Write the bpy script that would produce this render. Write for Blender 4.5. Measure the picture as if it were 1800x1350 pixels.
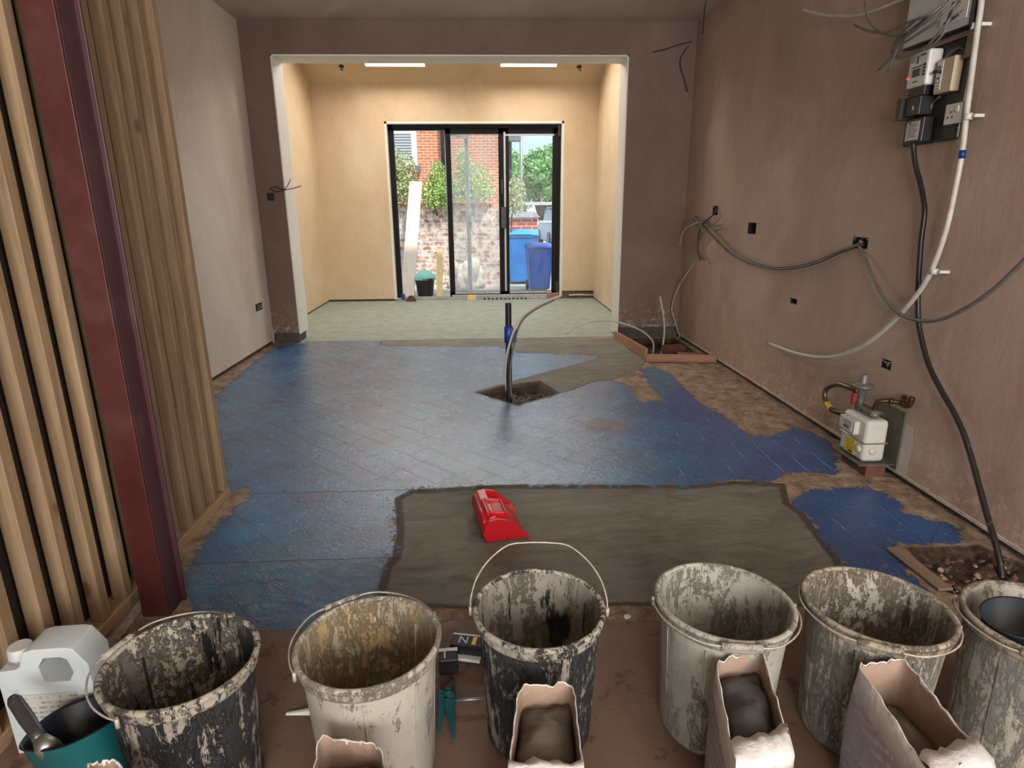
import bpy, bmesh, math, random
import numpy as np
from mathutils import Vector, Matrix, noise
for _o in list(bpy.data.objects): bpy.data.objects.remove(_o)
S = bpy.context.scene
C = S.collection
PI = math.pi
rnd = random.Random(7)
# ------------------------------------------------------------------ camera
CAM = Vector((0, 0, 1.30))
FPX, PITCH, YAW, ROLL = 1073.14, .2784, .0435, -.0082
_fw = Vector((math.sin(YAW), math.cos(YAW), 0)); _rt = Vector((math.cos(YAW), -math.sin(YAW), 0)); _up = Vector((0, 0, 1))
F_ = _fw*math.cos(PITCH) - _up*math.sin(PITCH); U0 = _up*math.cos(PITCH) + _fw*math.sin(PITCH)
R_ = _rt*math.cos(ROLL) + U0*math.sin(ROLL); U_ = -_rt*math.sin(ROLL) + U0*math.cos(ROLL)
cd = bpy.data.cameras.new('camera'); co = bpy.data.objects.new('camera', cd); C.objects.link(co); S.camera = co
cd.sensor_width = 36; cd.sensor_fit = 'HORIZONTAL'; cd.lens = FPX/1800*36; cd.clip_start = .02; cd.clip_end = 500
M4 = Matrix(((R_.x, U_.x, -F_.x, 0), (R_.y, U_.y, -F_.y, 0), (R_.z, U_.z, -F_.z, CAM.z), (0, 0, 0, 1)))
co.matrix_world = M4
S.view_settings.view_transform = 'Standard'; S.view_settings.look = 'None'; S.view_settings.gamma = 1
S.view_settings.use_curve_mapping = False; S.view_settings.exposure = 0.35
# ------------------------------------------------------------------ room measures (metres)
XL, XR, YB, ZC = -2.170, 2.018, 6.252, 2.956
OXL, OXR, OZ, WT = -1.905, 1.388, 2.674, .30
YF, EXL, EXR, EZ = 9.195, -2.313, 1.646, 2.97
DXL, DXR, DZ = -1.344, 1.163, 2.487
XS = -1.235          # face of the stud partition
YN = -3.2            # wall behind the camera
SL = .43             # slope of the lean-to ceiling
def zroof(y): return EZ + SL*(YF - y)
# ------------------------------------------------------------------ world and lights
W = bpy.data.worlds.new('world'); S.world = W; W.use_nodes = True
nt = W.node_tree; nt.nodes.clear()
def wn(t, **k):
    n = nt.nodes.new(t)
    for a, b in k.items(): setattr(n, a, b)
    return n
tc = wn('ShaderNodeTexCoord'); mp = wn('ShaderNodeMapping'); mp.inputs['Scale'].default_value = (1, 1, 3.2)
nz = wn('ShaderNodeTexNoise'); nz.inputs['Scale'].default_value = 2.3; nz.inputs['Detail'].default_value = 7
rp = wn('ShaderNodeValToRGB'); rp.color_ramp.elements[0].position = .40; rp.color_ramp.elements[1].position = .60
rp.color_ramp.elements[0].color = (.55, .78, 1, 1); rp.color_ramp.elements[1].color = (.95, .98, 1, 1)
bg = wn('ShaderNodeBackground'); bg.inputs['Strength'].default_value = 1.1; wo = wn('ShaderNodeOutputWorld')
nt.links.new(tc.outputs['Generated'], mp.inputs['Vector']); nt.links.new(mp.outputs[0], nz.inputs['Vector'])
nt.links.new(nz.outputs['Fac'], rp.inputs[0]); nt.links.new(rp.outputs[0], bg.inputs['Color']); nt.links.new(bg.outputs[0], wo.inputs[0])
def light(name, kind, energy, col, loc, d=None, size=None, sy=None, **k):
    l = bpy.data.lights.new(name, kind); l.energy = energy; l.color = col
    if size is not None:
        l.shape = 'RECTANGLE'; l.size = size; l.size_y = sy or size
    for a, b in k.items(): setattr(l, a, b)
    o = bpy.data.objects.new(name, l); C.objects.link(o); o.location = loc
    if d is not None: o.rotation_euler = Vector(d).to_track_quat('-Z', 'Y').to_euler()
    return o
light('sun', 'SUN', 4.6, (1, .95, .87), (0, 0, 20), (-.32, .55, -1), angle=R_.x*.12)
SKX = ((-1.49, -.72), (.27, 1.01)); SKY0, SKY1 = 7.75, 8.872
for a, b in SKX:   # daylight in the two roof lights
    ym = (SKY0+SKY1)/2
    light('rooflight_daylight', 'AREA', 50, (1, .95, .88), ((a+b)/2, ym+.07, zroof(ym)+.17), (0, -SL, -1), b-a-.04, (SKY1-SKY0)*1.05)
# daylight of the front window behind the camera; side lamp added to brighten the left wall
light('front_window_daylight', 'AREA', 200, (1, .96, .92), (.55, YN+.05, 1.75), (-.02, 1, -.10), 2.3, 1.7)
light('side_fill_light', 'AREA', 58, (1, .95, .88), (XR-.03, -.75, 1.75), (-1, 1.15, -.05), 1.3, 1.2)
# ------------------------------------------------------------------ back-projection of a direction to real planes
def ray(x, y): return F_*FPX + R_*(x-900) - U_*(y-675)
def on(ax, val, x, y):
    d = ray(x, y); t = (val - CAM[ax])/d[ax]; return CAM + d*t
def fl(x, y, z=0.): return on(2, z, x, y)
def rw(x, y, off=0.): return on(0, XR-off, x, y)     # right wall
# ------------------------------------------------------------------ tagging
def tag(o, label=None, cat=None, group=None, kind=None):
    if label: o['label'] = label
    if cat: o['category'] = cat
    if group: o['group'] = group
    if kind: o['kind'] = kind
    return o
def empty(name, loc=(0, 0, 0), label=None, cat=None, group=None, rz=0):
    o = bpy.data.objects.new(name, None); C.objects.link(o); o.empty_display_size = .05
    o.location = loc; o.rotation_euler = (0, 0, rz); return tag(o, label, cat, group)
class MB:
    """collects shapes and links them as one mesh object"""
    def __init__(s): s.bm = bmesh.new()
    def face(s, pts, sm=False):
        f = s.bm.faces.new([s.bm.verts.new(p) for p in pts]); f.smooth = sm; return f
    def hexa(s, p):   # 8 points: bottom loop 4, top loop 4
        v = [s.bm.verts.new(q) for q in p]
        for q in ((3, 2, 1, 0), (4, 5, 6, 7), (0, 1, 5, 4), (1, 2, 6, 5), (2, 3, 7, 6), (3, 0, 4, 7)): s.bm.faces.new([v[i] for i in q])
        return s
    def box(s, a, b, m=None):
        x0, y0, z0 = [min(a[i], b[i]) for i in range(3)]; x1, y1, z1 = [max(a[i], b[i]) for i in range(3)]
        p = [(x0, y0, z0), (x1, y0, z0), (x1, y1, z0), (x0, y1, z0), (x0, y0, z1), (x1, y0, z1), (x1, y1, z1), (x0, y1, z1)]
        if m is not None: p = [m @ Vector(q) for q in p]
        return s.hexa(p)
    def beam(s, a, b, w, h, up=(0, 0, 1)):
        a, b = Vector(a), Vector(b); d = (b-a).normalized(); sd = d.cross(Vector(up)).normalized(); u = sd.cross(d)
        q = [sd*(-w/2)+u*(-h/2), sd*(w/2)+u*(-h/2), sd*(w/2)+u*(h/2), sd*(-w/2)+u*(h/2)]
        return s.hexa([a+k for k in q]+[b+k for k in q])
    def rings(s, rs, close=True, cap0=False, cap1=False, sm=True):
        vs = [[s.bm.verts.new(p) for p in r] for r in rs]; n = len(rs[0])
        for i in range(len(vs)-1):
            for j in range(n if close else n-1):
                f = s.bm.faces.new((vs[i][j], vs[i][(j+1) % n], vs[i+1][(j+1) % n], vs[i+1][j])); f.smooth = sm
        if cap0: s.bm.faces.new(vs[0][::-1])
        if cap1: s.bm.faces.new(vs[-1])
        return s
    def tube(s, pts, r, n=8, caps=True):
        pts = [Vector(p) for p in pts]; rs = []; u = None
        for i, p in enumerate(pts):
            d = (pts[min(i+1, len(pts)-1)] - pts[max(i-1, 0)]).normalized()
            if u is None:
                u = d.orthogonal().normalized()
            u = (u - d*u.dot(d)).normalized(); v = d.cross(u)
            rr = r[i] if isinstance(r, (list, tuple)) else r
            rs.append([p + (u*math.cos(2*PI*k/n) + v*math.sin(2*PI*k/n))*rr for k in range(n)])
        return s.rings(rs, cap0=caps, cap1=caps)
    def lathe(s, prof, n=32, m=None, wob=None, cap0=False, cap1=False, c=(0, 0, 0)):
        rs = []
        for r, z in prof:
            q = []
            for k in range(n):
                a = 2*PI*k/n; rr = r*(wob(a, z) if wob else 1)
                p = Vector((c[0]+rr*math.cos(a), c[1]+rr*math.sin(a), c[2]+z)); q.append(m @ p if m is not None else p)
            rs.append(q)
        return s.rings(rs, cap0=cap0, cap1=cap1)
    def prism(s, poly, z0, z1, m=None):   # poly in xy, counter-clockwise
        T = (lambda p: m @ Vector(p)) if m is not None else Vector
        a = [s.bm.verts.new(T((x, y, z0))) for x, y in poly]; b = [s.bm.verts.new(T((x, y, z1))) for x, y in poly]
        s.bm.faces.new(a[::-1]); s.bm.faces.new(b); n = len(poly)
        for i in range(n): s.bm.faces.new((a[i], a[(i+1) % n], b[(i+1) % n], b[i]))
        return s
    def build(s, name, mat=None, parent=None, bevel=0, smooth=False, seg=2, fix=True):
        if fix: bmesh.ops.recalc_face_normals(s.bm, faces=s.bm.faces)
        me = bpy.data.meshes.new(name); s.bm.to_mesh(me); s.bm.free()
        if smooth:
            for p in me.polygons: p.use_smooth = True
        if mat: me.materials.append(mat)
        o = bpy.data.objects.new(name, me); C.objects.link(o)
        if parent: o.parent = parent
        if bevel:
            md = o.modifiers.new('bevel', 'BEVEL'); md.width = bevel; md.segments = seg; md.limit_method = 'ANGLE'; md.angle_limit = .6
        return o
def spline(pts, n=6):
    """Catmull-Rom through the points"""
    p = [Vector(q) for q in pts]; p = [p[0]*2-p[1]] + p + [p[-1]*2-p[-2]]; out = []
    for i in range(1, len(p)-2):
        for k in range(n):
            t = k/n; a, b, c_, d = p[i-1], p[i], p[i+1], p[i+2]
            out.append(.5*((2*b) + (c_-a)*t + (2*a-5*b+4*c_-d)*t*t + (3*b-a-3*c_+d)*t**3))
    out.append(p[-2]); return out
def struct(o): return tag(o, kind='structure')
# ------------------------------------------------------------------ materials
class NT:
    def __init__(s, name):
        s.m = bpy.data.materials.new(name); s.m.use_nodes = True; s.t = s.m.node_tree; s.b = s.t.nodes['Principled BSDF']
        s.g = None
    def n(s, t, ins=None, **k):
        q = s.t.nodes.new(t)
        for a, b in k.items(): setattr(q, a, b)
        for a, b in (ins or {}).items(): s.set(q, a, b)
        return q
    def set(s, q, a, b):
        i = q.inputs[a]
        if hasattr(b, 'is_output') or isinstance(b, bpy.types.NodeSocket): s.t.links.new(b, i)
        else: i.default_value = b
    def geo(s):
        if s.g is None: s.g = s.n('ShaderNodeNewGeometry').outputs['Position']
        return s.g
    def obj(s): return s.n('ShaderNodeTexCoord').outputs['Object']
    def mapv(s, v, scale=(1, 1, 1), rot=(0, 0, 0), loc=(0, 0, 0)):
        return s.n('ShaderNodeMapping', {'Vector': v, 'Scale': scale, 'Rotation': rot, 'Location': loc}).outputs[0]
    def noise(s, v, sc, det=5, rough=.55, dist=0):
        return s.n('ShaderNodeTexNoise', {'Vector': v, 'Scale': sc, 'Detail': det, 'Roughness': rough, 'Distortion': dist}).outputs['Fac']
    def ramp(s, f, stops):
        q = s.n('ShaderNodeValToRGB'); e = q.color_ramp.elements
        while len(e) < len(stops): e.new(.5)
        for i, (p, c) in enumerate(stops):
            e[i].position = p; e[i].color = (c, c, c, 1) if isinstance(c, (int, float)) else (*c, 1)
        s.t.links.new(f, q.inputs[0]); return q.outputs[0]
    def mix(s, f, a, b, mode='MIX'):
        q = s.n('ShaderNodeMix', data_type='RGBA', blend_type=mode)
        c = lambda v: (*v, 1) if isinstance(v, tuple) and len(v) == 3 else v
        s.set(q, 0, f); s.set(q, 6, c(a)); s.set(q, 7, c(b)); return q.outputs[2]
    def math(s, op, a, b=0., clamp=False):
        q = s.n('ShaderNodeMath', operation=op, use_clamp=clamp); s.set(q, 0, a); s.set(q, 1, b); return q.outputs[0]
    def step(s, v, a, b):   # smooth 0..1 between a and b
        q = s.n('ShaderNodeMapRange', {'Value': v, 'From Min': a, 'From Max': b}, interpolation_type='SMOOTHSTEP'); return q.outputs[0]
    def bump(s, h, st=.3, d=.01):
        return s.n('ShaderNodeBump', {'Height': h, 'Strength': st, 'Distance': d}).outputs[0]
    def out(s, col=None, rough=None, nor=None, **k):
        for a, v in (('Base Color', col), ('Roughness', rough), ('Normal', nor)):
            if v is not None: s.set(s.b, a, (*v, 1) if isinstance(v, tuple) and len(v) == 3 else v)
        for a, v in k.items(): s.set(s.b, a.replace('_', ' '), v)
        return s.m
def plain(name, a, b=None, rough=.6, sc=8, st=(1, 1, 1), bump=0, metal=0., dirt=None, dsc=5, dlo=.52, dhi=.6, world=False, det=5, bsc=None, spec=.5):
    t = NT(name); v = t.geo() if world else t.obj(); v = t.mapv(v, st)
    f = t.noise(v, sc, det); col = t.ramp(f, [(.32, a), (.68, b or tuple(x*.8 for x in a))])
    if dirt: col = t.mix(t.step(t.noise(v, dsc, 8, .65), dlo, dhi), col, dirt)
    nor = t.bump(t.noise(v, bsc or sc*3, 5), bump, .01) if bump else None
    return t.out(col, rough, nor, Metallic=metal, Specular_IOR_Level=spec)
def plaster(name, a, b, pale, amt=.5, wall='x', hi=.62):
    t = NT(name); p = t.geo()
    st = (1, 1, .22)
    big = t.noise(t.mapv(p, (1, 1, .8)), 1.1, 6, .62, .6)
    col = t.ramp(big, [(.30, a), (.52, b), (.74, pale)])
    strk = t.noise(t.mapv(p, st), 22, 5, .65)
    col = t.mix(t.math('MULTIPLY', t.step(strk, .45, hi+.1), amt*.45), col, pale)
    fine = t.noise(t.mapv(p, (1, 1, .5)), 60, 4, .7)
    col = t.mix(t.math('MULTIPLY', t.step(fine, .48, .75), .22), col, tuple(x*.72 for x in a))
    arc = t.noise(t.mapv(p, (1.2, .7, .35), (.2, .1, .5)), 6, 6, .7, 1.4)
    col = t.mix(t.math('MULTIPLY', t.step(arc, .56, .68), .30), col, tuple(x*.80 for x in b))
    z = t.n('ShaderNodeSeparateXYZ', {0: p}).outputs[2]
    sp = t.math('MULTIPLY', t.step(t.noise(p, 26, 6, .75), .52, .60), t.step(z, .45, .02))
    col = t.mix(t.math('MULTIPLY', sp, .55), col, (.66, .58, .50))
    nor = t.bump(t.noise(t.mapv(p, (1, 1, .4)), 9, 8, .6, .5), .16, .02)
    return t.out(col, .62, nor, Specular_IOR_Level=.3)
M = {}
M['plaster_right'] = plaster('pink plaster', (.34, .235, .185), (.44, .315, .255), (.54, .42, .35))
M['plaster_left'] = plaster('pale dry plaster', (.60, .51, .43), (.70, .62, .54), (.77, .71, .64))
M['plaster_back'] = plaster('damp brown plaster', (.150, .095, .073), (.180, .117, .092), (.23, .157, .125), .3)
M['plaster_ext'] = plaster('cream plaster', (.56, .41, .26), (.63, .49, .33), (.70, .58, .43), .5)
M['reveal'] = plaster('white plaster', (.70, .67, .60), (.76, .73, .66), (.80, .78, .72), .3)
M['ceiling'] = plaster('ceiling plaster', (.42, .33, .27), (.50, .41, .34), (.58, .49, .42), .3)
M['bead'] = plain('white stop bead', (.62, .56, .48), (.45, .38, .31), .6, 30)
M['masonry'] = plain('rough dark masonry', (.10, .08, .065), (.045, .036, .03), .9, 14, bump=.8, world=True)
M['pierbase'] = plain('dark grey render', (.10, .09, .08), (.06, .055, .05), .9, 12, bump=.6, world=True)
M['black'] = plain('black plastic', (.012, .012, .013), (.022, .022, .022), .42)
M['hole'] = plain('dark recess', (.02, .017, .015), (.035, .028, .022), .95)
M['white'] = plain('white plastic', (.66, .65, .62), (.58, .57, .54), .4)
M['cream'] = plain('aged cream plastic', (.50, .42, .29), (.44, .36, .25), .45)
M['whitebox'] = plain('pale enclosure', (.55, .57, .54), (.47, .49, .46), .5)
M['grey_cable'] = plain('grey cable', (.16, .145, .125), (.11, .10, .085), .45, 30)
M['dark_cable'] = plain('dark cable', (.045, .04, .035), (.025, .022, .02), .45, 30)
M['black_cable'] = plain('black cable with dust', (.012, .011, .010), (.02, .018, .016), .4, 20, dirt=(.16, .12, .09), dsc=30, dlo=.6, dhi=.7)
M['white_pipe'] = plain('white plastic pipe', (.55, .52, .47), (.44, .40, .35), .4, 20)
M['steel'] = plain('galvanised steel', (.42, .42, .40), (.30, .30, .28), .4, 20, metal=.8)
M['wire'] = plain('dusty wire', (.50, .46, .40), (.30, .27, .23), .5, 60, metal=.2)
M['brass'] = plain('tarnished brass', (.20, .14, .08), (.09, .065, .04), .4, 30, metal=.7)
M['cast'] = plain('grey cast metal', (.20, .19, .17), (.13, .12, .11), .5, 30, metal=.4)
M['frame_black'] = plain('black aluminium', (.006, .0065, .007), (.009, .009, .010), .6, 10, spec=.2)
M['frame_grey'] = plain('pale grey aluminium', (.50, .52, .54), (.42, .44, .46), .4, 10)
M['glove'] = plain('teal plastic', (.008, .10, .105), (.005, .06, .065), .4, 6, dirt=(.25, .27, .24), dsc=14, dlo=.66, dhi=.72)
M['navy'] = plain('dark navy coated plastic', (.007, .014, .026), (.004, .008, .014), .35, 6, dirt=(.03, .10, .09), dsc=14, dlo=.62, dhi=.72)
M['red'] = plain('dusty red plastic', (.62, .012, .022), (.50, .008, .018), .35, 5, dirt=(.60, .22, .22), dsc=7, dlo=.60, dhi=.76)
M['red_dust'] = plain('red plastic under dust', (.52, .10, .11), (.60, .26, .24), .6, 12, dirt=(.64, .46, .38), dsc=30, dlo=.56, dhi=.68)
M['blue_tape'] = plain('blue tape', (.010, .045, .30), (.008, .03, .20), .4)
M['yellow'] = plain('yellow label', (.80, .62, .03), (.72, .55, .03), .5)
M['ink'] = plain('black ink', (.03, .03, .03), (.05, .05, .05), .6)
M['redp'] = plain('red plastic tag', (.30, .015, .012), None, .5)
M['lcd'] = plain('grey display glass', (.045, .05, .045), (.06, .065, .058), .2)
M['greenplate'] = plain('dull green painted plate', (.085, .09, .06), (.13, .125, .09), .6, 12, dirt=(.30, .27, .22), dsc=30, dlo=.62, dhi=.7)
M['meterpaint'] = plain('off white meter paint', (.56, .55, .49), (.50, .48, .43), .42, 6, dirt=(.36, .30, .24), dsc=26, dlo=.60, dhi=.70)
M['copper'] = plain('aged copper', (.10, .045, .025), (.06, .035, .022), .4, 25, metal=.6)
M['conduit_blk'] = plain('black conduit', (.012, .012, .013), (.018, .018, .018), .38)
def wood(name, a, b, knot, ax=2, sc=1., rough=.7):
    t = NT(name); v = t.obj(); r = t.n('ShaderNodeObjectInfo').outputs['Random']
    off = t.n('ShaderNodeCombineXYZ', {0: t.math('MULTIPLY', r, 37.), 1: t.math('MULTIPLY', r, 91.), 2: t.math('MULTIPLY', r, 53.)}).outputs[0]
    v = t.n('ShaderNodeVectorMath', {0: v, 1: off}, operation='ADD').outputs[0]
    s3 = [14*sc]*3; s3[ax] = .9*sc
    g = t.noise(t.mapv(v, tuple(s3)), 2.2, 6, .6, 1.2); s4 = [60*sc]*3; s4[ax] = 2.*sc
    g2 = t.noise(t.mapv(v, tuple(s4)), 2., 3, .6)
    col = t.ramp(g, [(.30, b), (.62, a)]); col = t.mix(t.math('MULTIPLY', t.step(g2, .5, .7), .4), col, b)
    s5 = [1.]*3; s5[ax] = .55
    vo = t.n('ShaderNodeTexVoronoi', {'Vector': t.mapv(v, tuple(s5)), 'Scale': 4.2*sc}); k = t.step(vo.outputs['Distance'], .10, .055)
    col = t.mix(t.math('MULTIPLY', k, .8), col, knot)
    tone = t.math('ADD', t.math('MULTIPLY', r, .28), .86)
    col = t.mix(1., col, t.n('ShaderNodeCombineColor', {0: tone, 1: tone, 2: tone}).outputs[0], 'MULTIPLY')
    return t.out(col, rough, t.bump(g2, .12, .004))
M['stud'] = wood('sawn softwood', (.31, .215, .125), (.20, .128, .068), (.11, .055, .028))
M['plate'] = wood('sawn softwood plate', (.46, .32, .18), (.34, .21, .11), (.11, .055, .028), 1)
M['shutter'] = wood('reddish shuttering board', (.42, .22, .13), (.30, .14, .08), (.12, .05, .03), 0)
M['plank'] = wood('bleached scaffold plank', (.80, .72, .60), (.66, .57, .45), (.35, .26, .16), 2)
M['yellowwood'] = wood('yellow timber', (.75, .58, .26), (.62, .45, .18), (.3, .18, .08), 2)
M['floorplank'] = wood('dusty floor plank', (.27, .19, .13), (.19, .125, .08), (.08, .05, .03), 0)
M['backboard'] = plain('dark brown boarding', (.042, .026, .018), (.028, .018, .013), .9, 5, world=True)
M['hall'] = plain('hall side', (.12, .09, .07), (.09, .07, .05), .9, 5)
def column_mat(name, a, b):
    t = NT(name); v = t.obj(); f = t.noise(t.mapv(v, (1, 1, .4)), 7, 6, .65)
    col = t.ramp(f, [(.3, a), (.7, b)])
    sc1 = t.step(t.noise(t.mapv(v, (3, 3, .9), (.4, .3, .2)), 9, 8, .75, 1.), .66, .74)
    col = t.mix(t.math('MULTIPLY', sc1, .6), col, (.40, .27, .25))
    dust = t.step(t.noise(v, 3.4, 7, .6), .50, .75); col = t.mix(t.math('MULTIPLY', dust, .20), col, (.30, .18, .17))
    return t.out(col, t.ramp(f, [(.3, .40), (.7, .60)]), t.bump(t.noise(v, 40, 4), .12, .004))
M['oxide'] = column_mat('red oxide primer', (.050, .009, .008), (.072, .014, .012))
M['oxide_shade'] = column_mat('shade tinted oxide primer', (.062, .017, .020), (.045, .022, .028))  # same primer on the column's shaded side, shade put into the colour
# ---- brickwork in world space (x along, z up)
def brick(name, c1, c2, mort, w=.225, h=.075, white=0., ax='x', bump=.6, ms=.012, grim=None):
    t = NT(name); g = t.n('ShaderNodeSeparateXYZ', {0: t.geo()})
    u = g.outputs[0] if ax == 'x' else g.outputs[1]
    v = t.n('ShaderNodeCombineXYZ', {0: u, 1: g.outputs[2], 2: 0.}).outputs[0]
    v = t.n('ShaderNodeVectorMath', {0: v, 1: t.n('ShaderNodeVectorMath', {0: t.n('ShaderNodeTexNoise', {'Vector': v, 'Scale': 6.}).outputs['Color'], 1: (.012, .012, 0)}, operation='MULTIPLY').outputs[0]}, operation='ADD').outputs[0]
    b = t.n('ShaderNodeTexBrick', {'Vector': v, 'Color1': (*c1, 1), 'Color2': (*c2, 1), 'Mortar': (*mort, 1), 'Scale': 1., 'Mortar Size': ms, 'Mortar Smooth': .2, 'Bias': 0., 'Brick Width': w, 'Row Height': h})
    col = b.outputs['Color']
    if white: col = t.mix(t.math('MULTIPLY', t.step(t.noise(t.geo(), 9, 8, .7), .40, .58), white), col, (.72, .68, .64))
    if grim: col = t.mix(t.math('MULTIPLY', t.step(t.noise(t.geo(), 3, 6, .6), .45, .65), .5), col, grim)
    return t.out(col, .85, t.bump(t.math('SUBTRACT', t.noise(v, 30, 4), t.math('MULTIPLY', b.outputs['Fac'], 1.5)), bump, .012))
M['brick_old'] = brick('lime washed old brick', (.40, .17, .12), (.30, .16, .12), (.50, .45, .41), .24, .082, .82)
M['brick_house'] = brick('orange house brick', (.58, .20, .09), (.48, .15, .07), (.58, .50, .42), .19, .062, ms=.009)
M['brick_red'] = brick('red pier brick', (.55, .10, .06), (.44, .08, .05), (.55, .48, .42), .225, .075)
M['brick_base'] = brick('base course of brick', (.17, .09, .06), (.11, .06, .045), (.20, .16, .12), .225, .075)
M['loose_brick'] = plain('red brown brick', (.16, .06, .04), (.10, .04, .03), .9, 18, bump=.6, dirt=(.26, .19, .15), dsc=20, dlo=.58, dhi=.68)
# ---- glass
def glass(name, haze=.04, tint=(1, 1, 1), streak=0.):
    m = bpy.data.materials.new(name); m.use_nodes = True; t = m.node_tree; t.nodes.clear()
    o = t.nodes.new('ShaderNodeOutputMaterial'); tr = t.nodes.new('ShaderNodeBsdfTransparent'); gl = t.nodes.new('ShaderNodeBsdfGlossy'); gl.inputs['Roughness'].default_value = .02
    tr.inputs[0].default_value = (*tint, 1)
    di = t.nodes.new('ShaderNodeBsdfTranslucent'); di.inputs[0].default_value = (.9, .92, .92, 1)
    fr = t.nodes.new('ShaderNodeFresnel'); fr.inputs[0].default_value = 1.45
    a = t.nodes.new('ShaderNodeMixShader'); b = t.nodes.new('ShaderNodeMixShader')
    mm_ = t.nodes.new('ShaderNodeMath'); mm_.operation = 'MULTIPLY'; mm_.inputs[1].default_value = .15; t.links.new(fr.outputs[0], mm_.inputs[0]); t.links.new(mm_.outputs[0], a.inputs[0]); t.links.new(tr.outputs[0], a.inputs[1]); t.links.new(gl.outputs[0], a.inputs[2])
    tc_ = t.nodes.new('ShaderNodeNewGeometry'); mp_ = t.nodes.new('ShaderNodeMapping'); mp_.inputs['Scale'].default_value = (3, 3, .8)
    nz_ = t.nodes.new('ShaderNodeTexNoise'); nz_.inputs['Scale'].default_value = 3; nz_.inputs['Detail'].default_value = 8; nz_.inputs['Roughness'].default_value = .7
    mr = t.nodes.new('ShaderNodeMapRange'); mr.inputs[1].default_value = .4; mr.inputs[2].default_value = .7; mr.inputs[3].default_value = haze; mr.inputs[4].default_value = haze+streak
    t.links.new(tc_.outputs['Position'], mp_.inputs[0]); t.links.new(mp_.outputs[0], nz_.inputs[0]); t.links.new(nz_.outputs[0], mr.inputs[0])
    t.links.new(mr.outputs[0], b.inputs[0]); t.links.new(a.outputs[0], b.inputs[1]); t.links.new(di.outputs[0], b.inputs[2]); t.links.new(b.outputs[0], o.inputs[0])
    return m
M['glass'] = glass('window glass', .06, (.97, 1, 1), .10); M['glass_hazy'] = glass('smeared film on glass', .14, (.96, .98, .97), .38)
M['glass_dark'] = plain('dark window glass', (.03, .035, .04), None, .1)
# ================================================================== THE SETTING
def holed(b, origin, u, v, W_, H_, holes, th, n):
    """wall panel with rectangular holes: u,v axes, thickness along n"""
    us = sorted({0, W_, *[h[0] for h in holes], *[h[1] for h in holes]}); vs = sorted({0, H_, *[h[2] for h in holes], *[h[3] for h in holes]})
    o, u, v, n = Vector(origin), Vector(u), Vector(v), Vector(n)
    def inh(a, c): return any(h[0] < a < h[1] and h[2] < c < h[3] for h in holes)
    def P(a, c, d): return o + u*a + v*c + n*d
    for i in range(len(us)-1):
        for j in range(len(vs)-1):
            a0, a1, c0, c1 = us[i], us[i+1], vs[j], vs[j+1]
            if inh((a0+a1)/2, (c0+c1)/2): continue
            b.face([P(a0, c0, 0), P(a1, c0, 0), P(a1, c1, 0), P(a0, c1, 0)]); b.face([P(a0, c0, th), P(a0, c1, th), P(a1, c1, th), P(a1, c0, th)])
    for h in list(holes)+[(0, W_, 0, H_)]:
        a0, a1, c0, c1 = h
        q = [(a0, c0), (a1, c0), (a1, c1), (a0, c1)]
        for k in range(4):
            p, r = q[k], q[(k+1) % 4]; b.face([P(*p, 0), P(*r, 0), P(*r, th), P(*p, th)])
    return b
BG = .035   # the plaster stops this far above the floor
# back-box holes in the right wall given by their corners
def rwhole(x0, y0, x1, y1):
    a, b = rw(x0, y0), rw(x1, y1); return (min(a.y, b.y), max(a.y, b.y), min(a.z, b.z), max(a.z, b.z))
RH = [rwhole(1499, 416, 1524, 438), rwhole(1315, 391, 1328, 412), rwhole(1389, 523, 1400, 536), rwhole(1550, 629, 1565, 652), rwhole(1253, 362, 1261, 378)]
b = MB(); holed(b, (XR, YN, BG), (0, 1, 0), (0, 0, 1), YB-YN, ZC-BG, [(h[0]-YN, h[1]-YN, h[2]-BG, h[3]-BG) for h in RH], .014, (1, 0, 0))
struct(b.build('wall_right', M['plaster_right'], fix=False))
b = MB(); b.box((XR+.05, YN, -.1), (XR+.25, YF, ZC+.3)); b.box((XR+.0145, YN, -.12), (XR+.049, YB+.3, BG+.02)); struct(b.build('wall_outer_right', M['masonry']))
b = MB(); b.box((XR-.006, YN, BG-.004), (XR+.012, YB, BG+.010)); struct(b.build('trim_1', M['bead']))
# left wall beyond the partition
b = MB(); b.box((XL-.2, YN, BG), (XL, YB, ZC)); struct(b.build('wall_left', M['plaster_left']))
b = MB(); b.box((XL-.2, YN, -.1), (XL-.015, YB, BG)); struct(b.build('trim_2', M['masonry']))
# wall with the wide opening
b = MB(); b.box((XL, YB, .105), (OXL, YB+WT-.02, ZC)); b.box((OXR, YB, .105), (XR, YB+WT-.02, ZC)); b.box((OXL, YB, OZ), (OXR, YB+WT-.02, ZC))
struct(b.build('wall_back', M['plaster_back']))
b = MB(); b.box((XL+.002, YB+.012, -.1), (OXL-.012, YB+WT-.03, .105)); b.box((OXR+.012, YB+.012, -.1), (XR-.002, YB+WT-.03, .105)); struct(b.build('trim_3', M['pierbase']))
b = MB()   # white reveals lining the opening
b.box((OXL, YB-.002, .09), (OXL+.012, YB+WT, OZ)); b.box((OXR-.012, YB-.002, .02), (OXR, YB+WT, OZ)); b.box((OXL, YB-.002, OZ-.012), (OXR, YB+WT, OZ)); struct(b.build('trim_4', M['reveal']))
b = MB(); b.box((XL-.2, YB, ZC), (XR+.25, YB+WT, 8.4)); b.box((XL-.2, YB+WT-.02, -.1), (OXL, YB+WT, 8.4)); b.box((OXR, YB+WT-.02, -.1), (XR+.25, YB+WT, 8.4))  # upper part added out of view, raised to keep sun off the roof lights
b.box((OXL, YB+WT-.02, OZ), (OXR, YB+WT, 8.4)); struct(b.build('wall_upper_sun_block', M['reveal']))
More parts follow.
